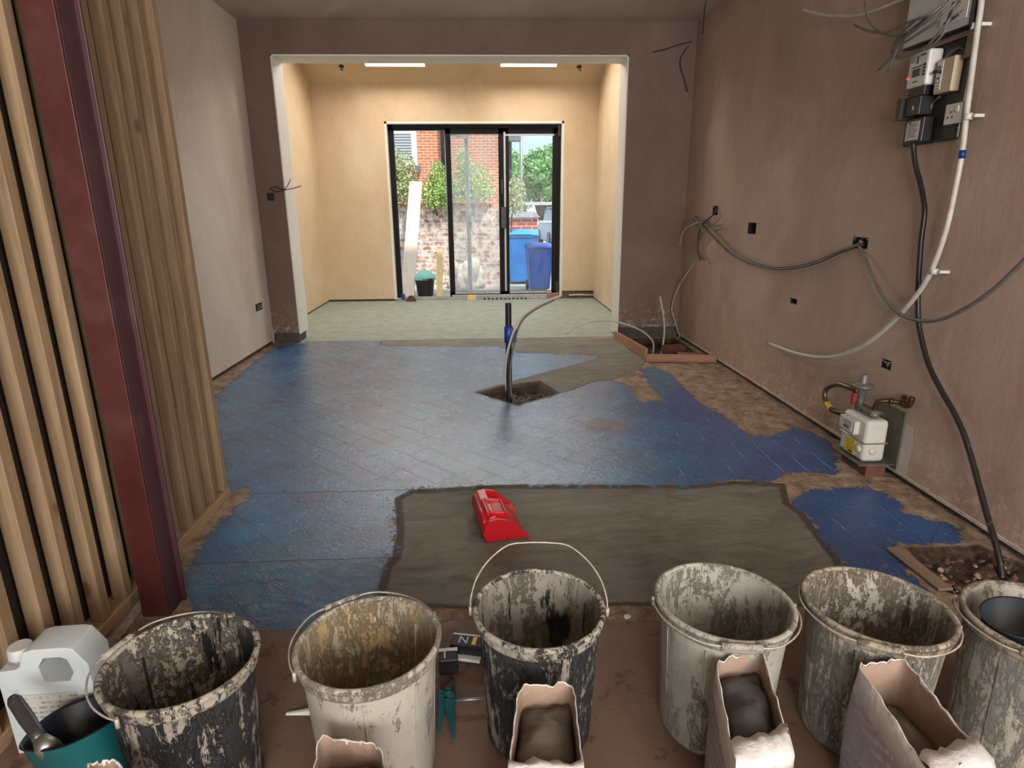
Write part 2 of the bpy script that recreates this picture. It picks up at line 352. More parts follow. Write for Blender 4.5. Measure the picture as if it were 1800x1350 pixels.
b = MB(); b.box((XL-.2, YN-.2, ZC), (XR+.25, YB, ZC+.2)); struct(b.build('ceiling', M['ceiling']))
b = MB(); wx0, wx1, wz0, wz1 = -.65, 1.75, .85, 2.65
holed(b, (XL-.2, YN-.2, -.1), (1, 0, 0), (0, 0, 1), XR-XL+.45, ZC+.3, [(wx0-XL+.2, wx1-XL+.2, wz0+.1, wz1+.1)], .2, (0, 1, 0)); struct(b.build('wall_front', M['plaster_right'], fix=False))
# extension walls
b = MB(); b.box((EXL-.2, YB+WT, .02), (EXL, YF+.3, 4.4)); struct(b.build('wall_extension_left', M['plaster_ext']))
b = MB(); b.box((EXR, YB+WT, .02), (EXR+.2, YF+.3, 4.4)); struct(b.build('wall_extension_right', M['plaster_ext']))
b = MB(); b.box((EXL-.2, YB+WT, -.1), (EXL-.012, YF+.3, .02)); b.box((EXR+.012, YB+WT, -.1), (EXR+.2, YF+.3, .02)); struct(b.build('trim_5', M['masonry']))
b = MB(); ft = .30
b.box((EXL, YF, .03), (DXL, YF+ft, EZ+.05)); b.box((DXR+.0, YF, .115), (EXR, YF+ft, EZ+.05)); b.box((DXL, YF, DZ), (DXR, YF+ft, EZ+.05)); struct(b.build('wall_extension_back', M['plaster_ext']))
b = MB(); b.box((DXR, YF+.03, -.1), (EXR, YF+ft-.01, .115)); struct(b.build('trim_6', M['brick_base']))
b = MB(); b.box((EXL, YF+.02, -.1), (DXL, YF+ft-.01, .03)); struct(b.build('trim_7', M['masonry']))
b = MB(); b.box((DXL, YF+.001, .02), (DXL+.03, YF+.09, DZ)); b.box((DXR-.03, YF+.001, .02), (DXR, YF+.09, DZ)); b.box((DXL, YF+.001, DZ-.03), (DXR, YF+.09, DZ)); struct(b.build('trim_8', M['reveal']))
# sloping ceiling with two roof lights
sv = Vector((0, 1, -SL)); sl = sv.length; sv.normalize(); sn = Vector((0, SL, 1)).normalized()
hs = [(a-EXL, c-EXL, (SKY0-YB-WT)*sl, (SKY1-YB-WT)*sl) for a, c in SKX]
b = MB(); holed(b, (EXL, YB+WT, zroof(YB+WT)), (1, 0, 0), sv, EXR-EXL, (YF-YB-WT+.35)*sl, hs, .2, sn); struct(b.build('ceiling_extension', M['plaster_ext'], fix=False))
for k, (a, c) in enumerate(SKX):
    fr = MB()
    T = Matrix.Translation((0, 0, 0))
    def Q(x, y, d): return Vector((x, y, zroof(y))) + sn*d
    for (x0, x1, y0, y1) in ((a-.03, a+.02, SKY0-.03, SKY1+.03), (c-.02, c+.03, SKY0-.03, SKY1+.03), (a, c, SKY0-.03, SKY0+.02), (a, c, SKY1-.02, SKY1+.03)):
        fr.hexa([Q(x0, y0, .2), Q(x1, y0, .2), Q(x1, y1, .2), Q(x0, y1, .2), Q(x0, y0, .27), Q(x1, y0, .27), Q(x1, y1, .27), Q(x0, y1, .27)])
    w = struct(fr.build('window_%d' % (k+1), M['white']))
    g = MB(); g.face([Q(a+.02, SKY0+.02, .25), Q(c-.02, SKY0+.02, .25), Q(c-.02, SKY1-.02, .25), Q(a+.02, SKY1-.02, .25)]); g.build('pane', M['glass'], w)
b = MB(); b.box((XL-.2, YB+.0, -.35), (EXR+.25, YF+.3, -.12)); struct(b.build('floor_underslab', M['masonry']))
# ------------------------------------------------------------------ floor: one slab whose coats are told apart by distance fields
def P2(l): return np.array([[fl(x, y).x, fl(x, y).y] for x, y in l])
def sdist(poly, pts):
    """signed distance, positive inside"""
    d = np.full(len(pts), 1e9); ins = np.zeros(len(pts), bool); n = len(poly)
    for i in range(n):
        a, c = poly[i], poly[(i+1) % n]; e = c-a; w = pts-a
        t = np.clip((w@e)/max(e@e, 1e-9), 0, 1); q = w-np.outer(t, e); d = np.minimum(d, np.hypot(q[:, 0], q[:, 1]))
        cond = (a[1] > pts[:, 1]) != (c[1] > pts[:, 1])
        with np.errstate(divide='ignore', invalid='ignore'): xi = a[0] + (pts[:, 1]-a[1])*(c[0]-a[0])/(c[1]-a[1] if c[1] != a[1] else 1e-9)
        ins ^= cond & (pts[:, 0] < xi)
    return np.where(ins, d, -d)
blue1 = P2([(485, 609), (549, 601), (671, 598), (667, 607), (760, 609), (878, 609), (913, 620), (1051, 624), (1051, 631), (913, 667), (833, 689), (909, 713), (980, 693), (1038, 673), (1068, 667), (1096, 673), (1109, 684), (1124, 707), (1164, 704), (1138, 671), (1124, 649), (1147, 644), (1178, 656), (1196, 676), (1240, 716), (1276, 733), (1320, 767), (1356, 764), (1391, 753), (1418, 756), (1435, 764), (1467, 782), (1471, 809), (1471, 840), (1440, 829), (1378, 831), (1364, 846), (1284, 844), (1222, 853), (1111, 853), (1000, 853), (878, 853), (722, 862), (696, 876), (700, 938), (691, 982), (678, 991), (664, 1040), (672, 1062), (760, 1070), (730, 1106), (500, 1108), (335, 1110), (335, 1065), (322, 1012), (343, 975), (380, 925), (407, 902), (440, 872), (438, 856), (402, 866), (380, 760), (374, 700), (407, 671), (447, 636)])
blue2 = P2([(1387, 884), (1413, 866), (1436, 862), (1471, 858), (1524, 856), (1591, 884), (1578, 902), (1631, 911), (1667, 920), (1698, 951), (1636, 956), (1587, 956), (1564, 964), (1600, 1013), (1640, 1040), (1500, 1040), (1480, 989), (1444, 942), (1413, 902)])
grey1 = P2([(722, 862), (878, 853), (1000, 853), (1111, 853), (1222, 853), (1290, 846), (1380, 850), (1387, 884), (1413, 902), (1444, 942), (1480, 989), (1510, 1040), (1600, 1070), (1400, 1066), (1100, 1064), (1000, 1066), (850, 1072), (672, 1062), (664, 1040), (678, 991), (691, 982), (700, 938), (696, 876)])
grey2 = P2([(671, 598), (800, 596), (1000, 594), (1086, 596), (1110, 618), (1136, 632), (1125, 650), (1075, 667), (1038, 673), (980, 693), (909, 713), (833, 689), (913, 667), (1051, 631), (1051, 624), (913, 620), (878, 609), (667, 607)])
board = P2([(-600, 1135), (335, 1112), (500, 1108), (730, 1106), (800, 1088), (950, 1092), (1110, 1092), (1400, 1094), (1560, 1110), (1700, 1075), (1900, 1110), (4000, 1200)]); board = np.vstack([board, [[4, -5], [-5, -5]]])
pit = P2([(836, 690), (880, 678), (950, 668), (985, 690), (910, 712)])
debris = P2([(1590, 962), (1720, 958), (1800, 990), (1850, 1040), (1760, 1060), (1665, 1040)])
tanr = P2([(380, 1000), (300, 1080), (200, 1130), (402, 866)])
blot = P2([(1020, 745), (1050, 735), (1090, 738), (1110, 750), (1085, 760), (1040, 758)])
teal = P2([(1125, 645), (1180, 645), (1200, 680), (1160, 700), (1140, 680)])
xs = np.arange(XL-.3, XR+.05, .0145); ys = np.concatenate([np.arange(YN, .9, .12), np.arange(.9, 3.3, .0125), np.arange(3.3, 6.4, .022), np.arange(6.4, YF+.35, .06)])
xs[-1] = XR+.04; ys[-1] = YF+.30
gx, gy = np.meshgrid(xs, ys); pts = np.stack([gx.ravel(), gy.ravel()], 1)
near = pts[:, 1] > .3
def fld(poly):
    o = np.full(len(pts), -9.); o[near] = sdist(poly, pts[near]); return o
D = {'d_blue': np.maximum(fld(blue1), fld(blue2)), 'd_grey': np.maximum(fld(grey1), fld(grey2)), 'd_board': np.where(near, 0, 9.) + np.where(near, fld(board), 0),
     'd_pit': fld(pit), 'd_debris': fld(debris), 'd_blot': fld(blot), 'd_teal': fld(teal), 'd_ext': pts[:, 1]-(YB+.045)}
boxA, boxB, boxC = fl(1136, 635), fl(1243, 638), fl(1087, 601)
cpit = np.array([[boxC.x+.03, YB+.02], [boxC.x+.05, boxC.y], [boxA.x+.04, boxA.y+.05], [boxB.x, boxB.y+.05], [XR-.02, boxB.y+.05], [XR-.02, YB+.02]])
D['d_cpit'] = fld(cpit)
sm = lambda v, a, c: np.clip((v-a)/(c-a), 0, 1)**2*(3-2*np.clip((v-a)/(c-a), 0, 1))
z = -.09*sm(D['d_pit'], .0, .10) - .03*sm(D['d_debris'], 0, .06) - .07*sm(D['d_cpit'], 0, .05)
rough = (sm(-D['d_blue'], 0, .05))*(1-sm(D['d_board'], -.02, .02))*(1-sm(D['d_grey'], -.02, .02))*(1-sm(D['d_ext'], -.05, .05))
nzv = np.array([noise.noise(Vector((p[0]*9, p[1]*9, 0)))+.5*noise.noise(Vector((p[0]*25, p[1]*25, 3))) if near[i] and p[1] < 6.4 else 0 for i, p in enumerate(pts)])
z = z + nzv*(rough*.006 + sm(D['d_debris'], 0, .05)*.016 + sm(D['d_pit'], 0, .05)*.02 + .0015*sm(D['d_grey'], 0, .03))
z = z - .006*sm(D['d_grey'], 0, .012)*(pts[:, 1] < 4)
def ridg(p, fx, fy, o_): return max(0., 1-abs(noise.noise(Vector((p[0]*fx+.6*noise.noise(Vector((p[0]*3, p[1]*3, 1))), p[1]*fy+p[0]*2.5, o_))))*3.2)**2
selr = (pts[:, 1] > .9) & (pts[:, 1] < 3.3)
rdg = np.array([ridg(p, 5, 13, 2.)*max(0, .35+noise.noise(Vector((p[0]*1.9, p[1]*2.4, 8)))*1.8) if selr[i] else 0 for i, p in enumerate(pts)])
loc_ = np.exp(-((pts[:, 0]-.62)/.35)**2-((pts[:, 1]-1.95)/.22)**2)+.35
z = z + rdg*.013*loc_*sm(D['d_grey'], .0, .04)*(pts[:, 1] < 3.3) + rdg*.0030*sm(D['d_blue'], 0, .03)*sm(2.15-pts[:, 1], 0, .05)
z = z + .004*np.clip(rough, 0, 1)*rdg
z = np.minimum(z, .014)
nx, ny = len(xs), len(ys)
me = bpy.data.meshes.new('floor')
idx = np.arange(nx*ny).reshape(ny, nx)
faces = np.stack([idx[:-1, :-1], idx[:-1, 1:], idx[1:, 1:], idx[1:, :-1]], -1).reshape(-1, 4)
me.from_pydata(np.column_stack([pts, z]).tolist(), [], faces.tolist())
for k, a in D.items():
    at = me.attributes.new(k, 'FLOAT', 'POINT'); at.data.foreach_set('value', a.astype(np.float32))
for p in me.polygons: p.use_smooth = True
floor = bpy.data.objects.new('floor', me); C.objects.link(floor); struct(floor)
t = NT('floor coats'); p = t.geo()
A = lambda n_: t.n('ShaderNodeAttribute', attribute_name=n_).outputs['Fac']
nse = t.noise(p, 13, 8, .7); nse2 = t.noise(p, 45, 6, .75); big = t.noise(p, 2.2, 6, .6)
jag = t.math('ADD', t.math('MULTIPLY', t.math('SUBTRACT', nse, .5), .10), t.math('MULTIPLY', t.math('SUBTRACT', nse2, .5), .07))
def mask(attr, amp=1., w=.012, off=0.):
    return t.step(t.math('ADD', t.math('ADD', A(attr), off), t.math('MULTIPLY', jag, amp)), -w/2, w/2)
# base: dusty mortar and old adhesive
grainy = t.noise(t.mapv(p, (1, .8, 1)), 11, 12, .80, .3)
base = t.ramp(grainy, [(.33, (.085, .055, .038)), (.47, (.26, .18, .125)), (.60, (.42, .32, .23)), (.70, (.56, .47, .37))])
# grey screed
sw = t.noise(t.mapv(p, (.9, 1.9, 1)), 5, 9, .72, 1.9)
scr = t.ramp(sw, [(.32, (.14, .132, .102)), (.5, (.235, .222, .18)), (.62, (.285, .27, .225)), (.74, (.37, .355, .305))])
scr = t.mix(t.math('MULTIPLY', t.step(big, .42, .60), .35), scr, (.34, .33, .285))
# extension slab
es = t.ramp(t.noise(p, 7, 8, .65), [(.3, (.23, .26, .22)), (.7, (.34, .37, .31))])
# blue coat
bl = t.ramp(t.noise(p, 3.1, 7, .62), [(.33, (.001, .068, .22)), (.5, (.002, .120, .33)), (.68, (.004, .20, .40))])
bl = t.mix(t.math('MULTIPLY', t.step(t.noise(t.mapv(p, (1, 1, 1), (0, 0, 0), (4, 2, 0)), 2.3, 6, .6), .47, .66), .55), bl, (.004, .125, .22))
sx = t.n('ShaderNodeSeparateXYZ', {0: p})
bl = t.mix(t.math('MULTIPLY', t.step(sx.outputs[0], .9, 1.5), .6), bl, (.001, .042, .26))
bl = t.mix(t.step(A('d_teal'), -.05, .10), bl, (.012, .15, .26))
white_sp = t.math('MULTIPLY', t.step(t.noise(p, 90, 5, .8), .66, .72), .5); bl = t.mix(white_sp, bl, (.30, .42, .48))
# joints of the old parquet show through the coat, diagonal in the middle and straight to the sides
def joints(rot, w, h, sc_, ms=.0035):
    v = t.n('ShaderNodeVectorMath', {0: t.mapv(p, (1, 1, 0), (0, 0, rot)), 1: t.n('ShaderNodeVectorMath', {0: t.n('ShaderNodeTexNoise', {'Vector': p, 'Scale': 5., 'Detail': 4.}).outputs['Color'], 1: (.016, .016, 0)}, operation='MULTIPLY').outputs[0]}, operation='ADD').outputs[0]
    return t.n('ShaderNodeTexBrick', {'Vector': v, 'Scale': 1., 'Mortar Size': ms, 'Mortar Smooth': .35, 'Brick Width': w, 'Row Height': h}).outputs['Fac']
j1 = t.math('MULTIPLY', t.math('MAXIMUM', joints(.80, .27, .135, 1), joints(.80+PI/2, .27, .27, 1, .0025)), t.step(t.noise(p, 3.3, 4, .6), .38, .56))
mid = t.math('MULTIPLY', t.step(sx.outputs[1], 2.75, 2.95), t.step(sx.outputs[0], 1.45, 1.25))
j2 = t.math('MULTIPLY', joints(PI/2+.03, .9, .13, 1, .004), t.step(t.noise(p, 4.3, 4, .6), .46, .60))
j2 = t.math('MULTIPLY', j2, t.step(sx.outputs[0], .75, .95))
yb = t.math('ABSOLUTE', t.math('SUBTRACT', t.math('ADD', sx.outputs[1], t.math('MULTIPLY', nse, .025)), 2.13))
yb2 = t.math('ABSOLUTE', t.math('SUBTRACT', t.math('ADD', sx.outputs[1], t.math('MULTIPLY', nse, .04)), 2.74))
lines = t.math('MAXIMUM', t.step(yb, .006, .002), t.step(yb2, .006, .002)); lines = t.math('MULTIPLY', lines, t.step(sx.outputs[0], .2, .1))
jj = t.math('MAXIMUM', t.math('MULTIPLY', j1, mid), t.math('MAXIMUM', j2, lines))
jj = t.math('MULTIPLY', jj, mask('d_blue', .7))
bl = t.mix(t.math('MULTIPLY', t.math('MULTIPLY', t.math('MAXIMUM', j1, lines), 1.), .75), bl, (.006, .020, .05))
bl = t.mix(t.math('MULTIPLY', t.math('MULTIPLY', j2, t.step(t.noise(p, 12, 3), .50, .58)), .6), bl, (.32, .42, .52))
brd = t.ramp(t.noise(t.mapv(p, (1, .7, 1)), 4, 7, .6), [(.3, (.120, .070, .050)), (.7, (.185, .118, .088))])
brd = t.mix(t.math('MULTIPLY', t.step(t.noise(p, 9, 8, .7), .57, .63), .7), brd, (.065, .03, .02))
brd = t.mix(t.step(t.noise(p, 70, 3, .7), .72, .75), brd, (.40, .33, .27))
col = t.mix(mask('d_grey', .3, .008), base, scr)
edge = t.math('MULTIPLY', t.step(t.math('ABSOLUTE', t.math('SUBTRACT', A('d_grey'), t.math('MULTIPLY', nse, .03))), .020, .006), t.step(sx.outputs[1], 3.6, 3.4))
col = t.mix(t.math('MULTIPLY', edge, .8), col, (.075, .045, .028))
mb = mask('d_blue', 1.7, .008); mb = t.math('MULTIPLY', mb, t.math('SUBTRACT', 1., t.math('MULTIPLY', t.step(A('d_blot'), -.05, .06), .7)))
wear = t.math('MULTIPLY', t.step(nse2, .56, .64), t.step(A('d_blue'), .10, .0)); mb = t.math('MULTIPLY', mb, t.math('SUBTRACT', 1., wear))
col = t.mix(mb, col, bl)
mx = mask('d_ext', .35, .02); col = t.mix(mx, col, es)
ex_edge = t.step(t.math('ABSOLUTE', t.math('ADD', A('d_ext'), t.math('MULTIPLY', jag, .35))), .012, .004); col = t.mix(t.math('MULTIPLY', ex_edge, .6), col, (.07, .06, .05))
mbd = mask('d_board', .05, .004); col = t.mix(mbd, col, brd)
soil = t.ramp(t.noise(p, 40, 6, .8), [(.35, (.03, .018, .012)), (.6, (.11, .065, .045)), (.72, (.36, .29, .23))])
col = t.mix(t.math('MAXIMUM', t.step(A('d_pit'), -.005, .01), t.math('MAXIMUM', t.step(A('d_debris'), -.01, .01), t.step(A('d_cpit'), .0, .02))), col, soil)
rgh = t.mix(mb, (.85,)*3, t.ramp(nse, [(.35, .23), (.65, .42)]))
rgh = t.mix(mask('d_grey', .3), rgh, t.ramp(sw, [(.4, .42), (.6, .62)])); rgh = t.mix(mb, rgh, t.ramp(nse, [(.35, .26), (.65, .44)]))
rgh = t.mix(mx, rgh, (.6,)*3); rgh = t.mix(mbd, rgh, t.ramp(nse, [(.4, .45), (.6, .60)]))
h = t.math('ADD', t.math('MULTIPLY', nse, .35), t.math('MULTIPLY', nse2, .28))
h = t.math('ADD', h, t.math('MULTIPLY', t.noise(p, 130, 3, .6), .12))
h = t.math('SUBTRACT', h, t.math('MULTIPLY', jj, .55)); h = t.math('ADD', h, t.math('MULTIPLY', mb, .25))
h = t.math('ADD', h, t.math('MULTIPLY', t.math('MULTIPLY', sw, mask('d_grey', .3)), 1.6))
near_w = t.math('MULTIPLY', t.noise(t.mapv(p, (1, 1.6, 1), (0, 0, .5)), 14, 8, .7, 2.), t.step(sx.outputs[1], 2.25, 2.0)); h = t.math('ADD', h, t.math('MULTIPLY', near_w, .9))
h = t.mix(mbd, h, t.math('MULTIPLY', nse, .12)); h = t.mix(mx, h, t.math('MULTIPLY', nse, .3))
me.materials.append(t.out(col, rgh, t.bump(h, 1., .022), Specular_IOR_Level=.3, Coat_Weight=t.math('MULTIPLY', t.math('MULTIPLY', mb, .95), t.math('SUBTRACT', 1., mbd)), Coat_Roughness=t.math('ADD', .13, t.math('MULTIPLY', t.step(nse, .4, .7), .20)), Coat_IOR=1.6, Coat_Normal=t.bump(h, .55, .012)))
# ================================================================== STUD PARTITION AND COLUMN
part = empty('stud_partition', (XS-.03, 1.3, 0), 'open timber stud partition, pale sawn uprights on a sole plate, left of the blue floor', 'partition wall')
b = MB(); b.box((XS-.066+.03-XS, -1.75, 0), (XS+.004+.03-XS, 1.42, .04)); b.build('sole_plate', M['plate'], part, .002)
b = MB(); b.box((-.036, -1.75, ZC-.045), (.034, 1.42, ZC-.002)); b.build('head_plate', M['plate'], part, .002)
r2 = random.Random(3)
for k in range(27):
    y1 = 2.715-.1185*k-1.3; tw = r2.uniform(-.004, .004)
    b = MB(); b.hexa([(-.014, y1-.038, .040), (.030, y1-.038+tw, .040), (.030, y1+tw, .040), (-.014, y1, .040), (-.014+tw, y1-.038, ZC-.045), (.030+tw, y1-.038, ZC-.045), (.030+tw, y1, ZC-.045), (-.014+tw, y1, ZC-.045)])
    b.build('stud', M['stud'], part, .002)
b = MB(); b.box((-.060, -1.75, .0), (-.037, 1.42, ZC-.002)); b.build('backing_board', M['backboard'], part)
# steel column: two plates with a recessed web between
ca, cb, cc = Vector((-1.162, 1.806, 0)), Vector((-1.088, 1.800, 0)), Vector((-1.060, 1.892, 0))
col_ = empty('steel_column', (-1.11, 1.85, 0), 'dark red oxide painted steel column standing in front of the stud partition', 'column')
b = MB(); b.box((-.052, -.048, 0), (.034, -.038, ZC)); b.build('front_flange', M['oxide'], col_, .002)
b = MB(); b.box((-.052, .038, 0), (.050, .048, ZC)); b.build('rear_flange', M['oxide_shade'], col_, .002)
b = MB(); b.box((-.046, -.038, 0), (.036, .038, ZC)); b.build('web', M['oxide_shade'], col_)
# timber strip and plastic sheet scraps under the partition
b = MB(); pts_ = [fl(x, y) for x, y in ((140, 1180), (205, 1112), (252, 1052), (262, 1060), (232, 1100), (165, 1185))]
top = [p + Vector((0, 0, .012+.006*noise.noise(p*40))) for p in pts_]
b.hexa([pts_[0], pts_[5], pts_[4], pts_[1], top[0], top[5], top[4], top[1]]); b.hexa([pts_[1], pts_[4], pts_[3], pts_[2], top[1], top[4], top[3], top[2]])
tag(b.build('plastic_sheet_strip', plain('crumpled clear sheet', (.42, .38, .34), (.20, .17, .14), .15, 40, bump=1.), None, .003), 'crumpled clear plastic strip on the floor beside the column foot', 'plastic sheet')
# ================================================================== BUCKETS
def bucket_mat(name, clean, crust, dark, lo, hi, streaks=.5, spots=()):
    t = NT(name); v = t.obj(); r = t.n('ShaderNodeObjectInfo').outputs['Random']
    v0_ = v; v = t.n('ShaderNodeVectorMath', {0: v, 1: t.n('ShaderNodeCombineXYZ', {0: t.math('MULTIPLY', r, 31.), 1: t.math('MULTIPLY', r, 17.)}).outputs[0]}, operation='ADD').outputs[0]
    a = t.noise(t.mapv(v, (1, 1, .45)), 17, 12, .82, .4); s_ = t.noise(t.mapv(v, (1, 1, .07)), 70, 8, .8, .5); c = t.noise(v, 75, 8, .8)
    f = t.math('ADD', t.math('MULTIPLY', a, .62), t.math('ADD', t.math('MULTIPLY', s_, .38*streaks), t.math('MULTIPLY', c, .38*(1-streaks))))
    col = t.ramp(t.noise(v, 5, 6, .6), [(.3, clean), (.7, tuple(x*.80 for x in clean))])
    col = t.mix(t.step(f, lo, lo+.025), col, crust)
    g = t.math('ADD', t.math('MULTIPLY', t.noise(t.mapv(v, (1, 1, .35), (0, 0, 0), (5, 3, 1)), 9, 8, .68), .7), t.math('MULTIPLY', s_, .3))
    for sx_, sy_, sz_, sr_ in spots:
        dd_ = t.n('ShaderNodeVectorMath', {0: t.mapv(v0_, (1, 1, .55)), 1: (sx_, sy_, sz_*.55)}, operation='DISTANCE').outputs['Value']
        g = t.math('ADD', g, t.math('MULTIPLY', t.step(dd_, sr_, sr_*.45), .10))
    col = t.mix(t.step(g, hi, hi+.015), col, dark)
    wash = t.noise(v, 3.5, 8, .7); col = t.mix(t.math('MULTIPLY', t.step(wash, .5, .68), .45), col, tuple(x*.55 for x in clean))
    col = t.mix(t.math('MULTIPLY', t.step(c, .58, .66), .35), col, tuple(x*.55 for x in crust))
    hgt = t.math('ADD', t.step(f, lo-.03, lo+.03), t.math('MULTIPLY', c, .8))
    return t.out(col, t.ramp(c, [(.4, .45), (.6, .7)]), t.bump(hgt, .9, .005))
BM = {
 'b1o': bucket_mat('black bucket streaked with plaster', (.022, .022, .026), (.30, .27, .23), (.015, .015, .018), .512, .60, .75),
 'b1i': bucket_mat('crusted inside with black patches', (.17, .15, .125), (.40, .36, .27), (.014, .014, .014), .50, .565, .3, ((.07, .11, .30, .13), (.13, .02, .15, .10))),
 'b1r': bucket_mat('crusted rim', (.10, .09, .08), (.42, .38, .31), (.02, .02, .02), .475, .58, .2),
 'b2o': bucket_mat('cream white bucket', (.47, .44, .38), (.33, .27, .19), (.30, .26, .20), .57, .64, .5),
 'b2i': bucket_mat('yellow stained inside', (.44, .37, .25), (.36, .26, .13), (.13, .08, .035), .50, .655, .6),
 'b2r': bucket_mat('dusty pale rim', (.50, .46, .39), (.26, .22, .17), (.12, .10, .08), .52, .64, .2),
 'b3o': bucket_mat('black bucket with thin streaks', (.020, .021, .026), (.30, .27, .23), (.012, .012, .015), .515, .60, .85),
 'b3i': bucket_mat('grey inside with black splashes', (.28, .25, .21), (.20, .175, .14), (.012, .012, .012), .54, .60, .55, ((.06, .14, .27, .075), (.08, .13, .16, .075), (.14, .05, .22, .06))),
 'b3r': bucket_mat('flaking rim', (.06, .055, .05), (.40, .37, .31), (.02, .02, .02), .475, .58, .2),
 'b4o': bucket_mat('translucent white bucket', (.40, .395, .345), (.46, .43, .36), (.24, .19, .12), .55, .69, .6),
 'b4i': bucket_mat('dusty white inside', (.42, .40, .345), (.32, .28, .22), (.14, .095, .06), .54, .66, .5),
 'b5o': bucket_mat('grey streaked bucket', (.26, .25, .22), (.36, .33, .27), (.16, .14, .11), .50, .60, .8),
 'b5i': bucket_mat('grey crusted inside', (.26, .215, .165), (.44, .41, .35), (.10, .07, .05), .49, .60, .35),
 'b5r': bucket_mat('brown dusty rim', (.38, .33, .25), (.24, .19, .13), (.10, .075, .05), .52, .62, .2),
}
BH = .368
def bucket(name, px, rim, az, phi, mats, label, rt=.1665, rb=.138, spill=.0, squash=0., sq_a=0., grip=1, water=None, yaw=0):
    c = fl(px[0], px[1], BH) if len(px) == 2 else Vector(px)
    root = empty(name, (c.x, c.y, 0), label, 'bucket', 'mixing buckets')
    wob = lambda a, z: 1 + squash*math.cos(2*(a-sq_a))*z/BH
    o_, i_, r_ = mats
    b = MB(); H_ = BH
    pr = [(rb-.012, .0), (rb-.003, .003), (rb, .012), (rb+(rt-.010-rb)*.45, H_*.46), (rt-.010, H_-.042), (rt-.009, H_-.034)]
    b.lathe(pr, 56, wob=wob, cap0=True)
    for k in range(8):   # upright ribs
        a = 2*PI*k/8+yaw; m = Matrix.Rotation(a, 4, 'Z')
        b.hexa([m @ Vector(q) for q in ((rb-.002, -.003, .02), (rb+.001, -.003, .02), (rb+.001, .003, .02), (rb-.002, .003, .02), (rt-.014, -.003, H_-.05), (rt-.009, -.003, H_-.05), (rt-.009, .003, H_-.05), (rt-.014, .003, H_-.05))])
    b.build('shell', o_, root)
    b = MB(); b.lathe([(rt-.0085, H_-.005), (rt-.013, H_-.06), (rb+(rt-.018-rb)*.5, H_*.45), (rb-.004, .02), (rb-.02, .010), (.002, .009)], 56, wob=wob, cap1=True); b.build('inner_wall', i_, root)
    def wr(a, z): return wob(a, z)*(1+.005*noise.noise(Vector((math.cos(a)*9, math.sin(a)*9, z*60+c.x*7))))
    b = MB(); b.lathe([(rt-.010, H_-.038), (rt-.002, H_-.035), (rt+.001, H_-.026), (rt+.001, H_-.013), (rt+.005, H_-.010), (rt+.006, H_-.003), (rt+.001, H_+.001), (rt-.004, H_+.001), (rt-.0075, H_-.004), (rt-.009, H_-.009)], 72, wob=wr); b.build('rim', r_, root)
    if water:
        b = MB(); b.lathe([(.001, 0), (rb+.016, 0)], 48, c=(0, 0, .13)); b.build('liquid', water, root)
    # wire handle pivoting on the rim
    hd = []; R0 = rt+.011; zp = H_-.012
    m = Matrix.Rotation(az, 4, 'Z') @ Matrix.Rotation(phi, 4, 'X')
    prof = [(-1, 0), (-1.0, .18), (-.93, .46), (-.76, .74), (-.48, .98), (-.18, 1.03), (.18, 1.03), (.48, .98), (.76, .74), (.93, .46), (1.0, .18), (1, 0)]
    path = spline([Vector((0, 0, zp)) + m @ Vector((x*R0, y*R0*.985, 0)) for x, y in prof], 4)
    for s_ in (-1, 1):
        e = Vector((0, 0, zp)) + m @ Vector((s_*R0, 0, 0)); e2 = Vector((e.x*.985, e.y*.985, e.z-.006))
        if s_ < 0: path = [e2] + path
        else: path = path + [e2]
    b = MB(); b.tube(path, .0022, 6)
    for s_ in (-1, 1):
        e = Vector((0, 0, zp)) + m @ Vector((s_*R0, 0, 0)); b.tube([e*1+Vector((0, 0, .006)), e+Vector((0, 0, -.016))], .0045, 6)
    hd = b.build('handle_wire', M['wire'], root)
    if grip:
        b = MB(); q = [Vector((0, 0, zp)) + m @ Vector((x*R0, 1.02*R0*.985-.02*x*x*R0, 0)) for x in (-.26, -.13, 0, .13, .26)]
        b.tube(q, [.0085, .008, .008, .008, .0085], 10); b.build('grip', r_, hd)
    return root
def placeb(px, h=BH): return fl(px[0], px[1], h)
bucket('bucket', (318, 1156), 0, math.radians(72), math.radians(4), (BM['b1o'], BM['b1i'], BM['b1r']), 'black mixing bucket crusted with plaster at far left, beside the jerry can', rt=.153, rb=.130, squash=.02, yaw=.3)
bucket('bucket', (648, 1122), 0, math.radians(33), math.radians(3), (BM['b2o'], BM['b2i'], BM['b2r']), 'cream white mixing bucket stained yellow inside, second from the left', rt=.157, rb=.132, squash=.02, sq_a=.6, yaw=.1)
bucket('bucket', (947, 1064), 0, math.radians(-4), math.radians(38), (BM['b3o'], BM['b3i'], BM['b3r']), 'black mixing bucket with white streaks and its wire handle raised', rt=.157, rb=.132, grip=0, yaw=.5)
bucket('bucket', (1272, 1052), 0, math.radians(172), math.radians(3), (BM['b4o'], BM['b4i'], BM['b4i']), 'clean pale white mixing bucket, handle fallen onto its front rim', rt=.160, rb=.136, squash=.025, sq_a=2.5, yaw=.2)
bucket('bucket', (1541, 1060), 0, math.radians(150), math.radians(3), (BM['b5o'], BM['b5i'], BM['b5r']), 'grey plaster stained mixing bucket, second from the right', rt=.159, rb=.136, squash=.03, sq_a=2.5, yaw=.0)
b6 = bucket('bucket', (1832, 1088), 0, math.radians(140), math.radians(3), (BM['b5o'], BM['b4i'], BM['b5r']), 'grey mixing bucket cut by the right edge with a dark tub inside', rt=.154, rb=.132, yaw=.4)
c6 = b6.location
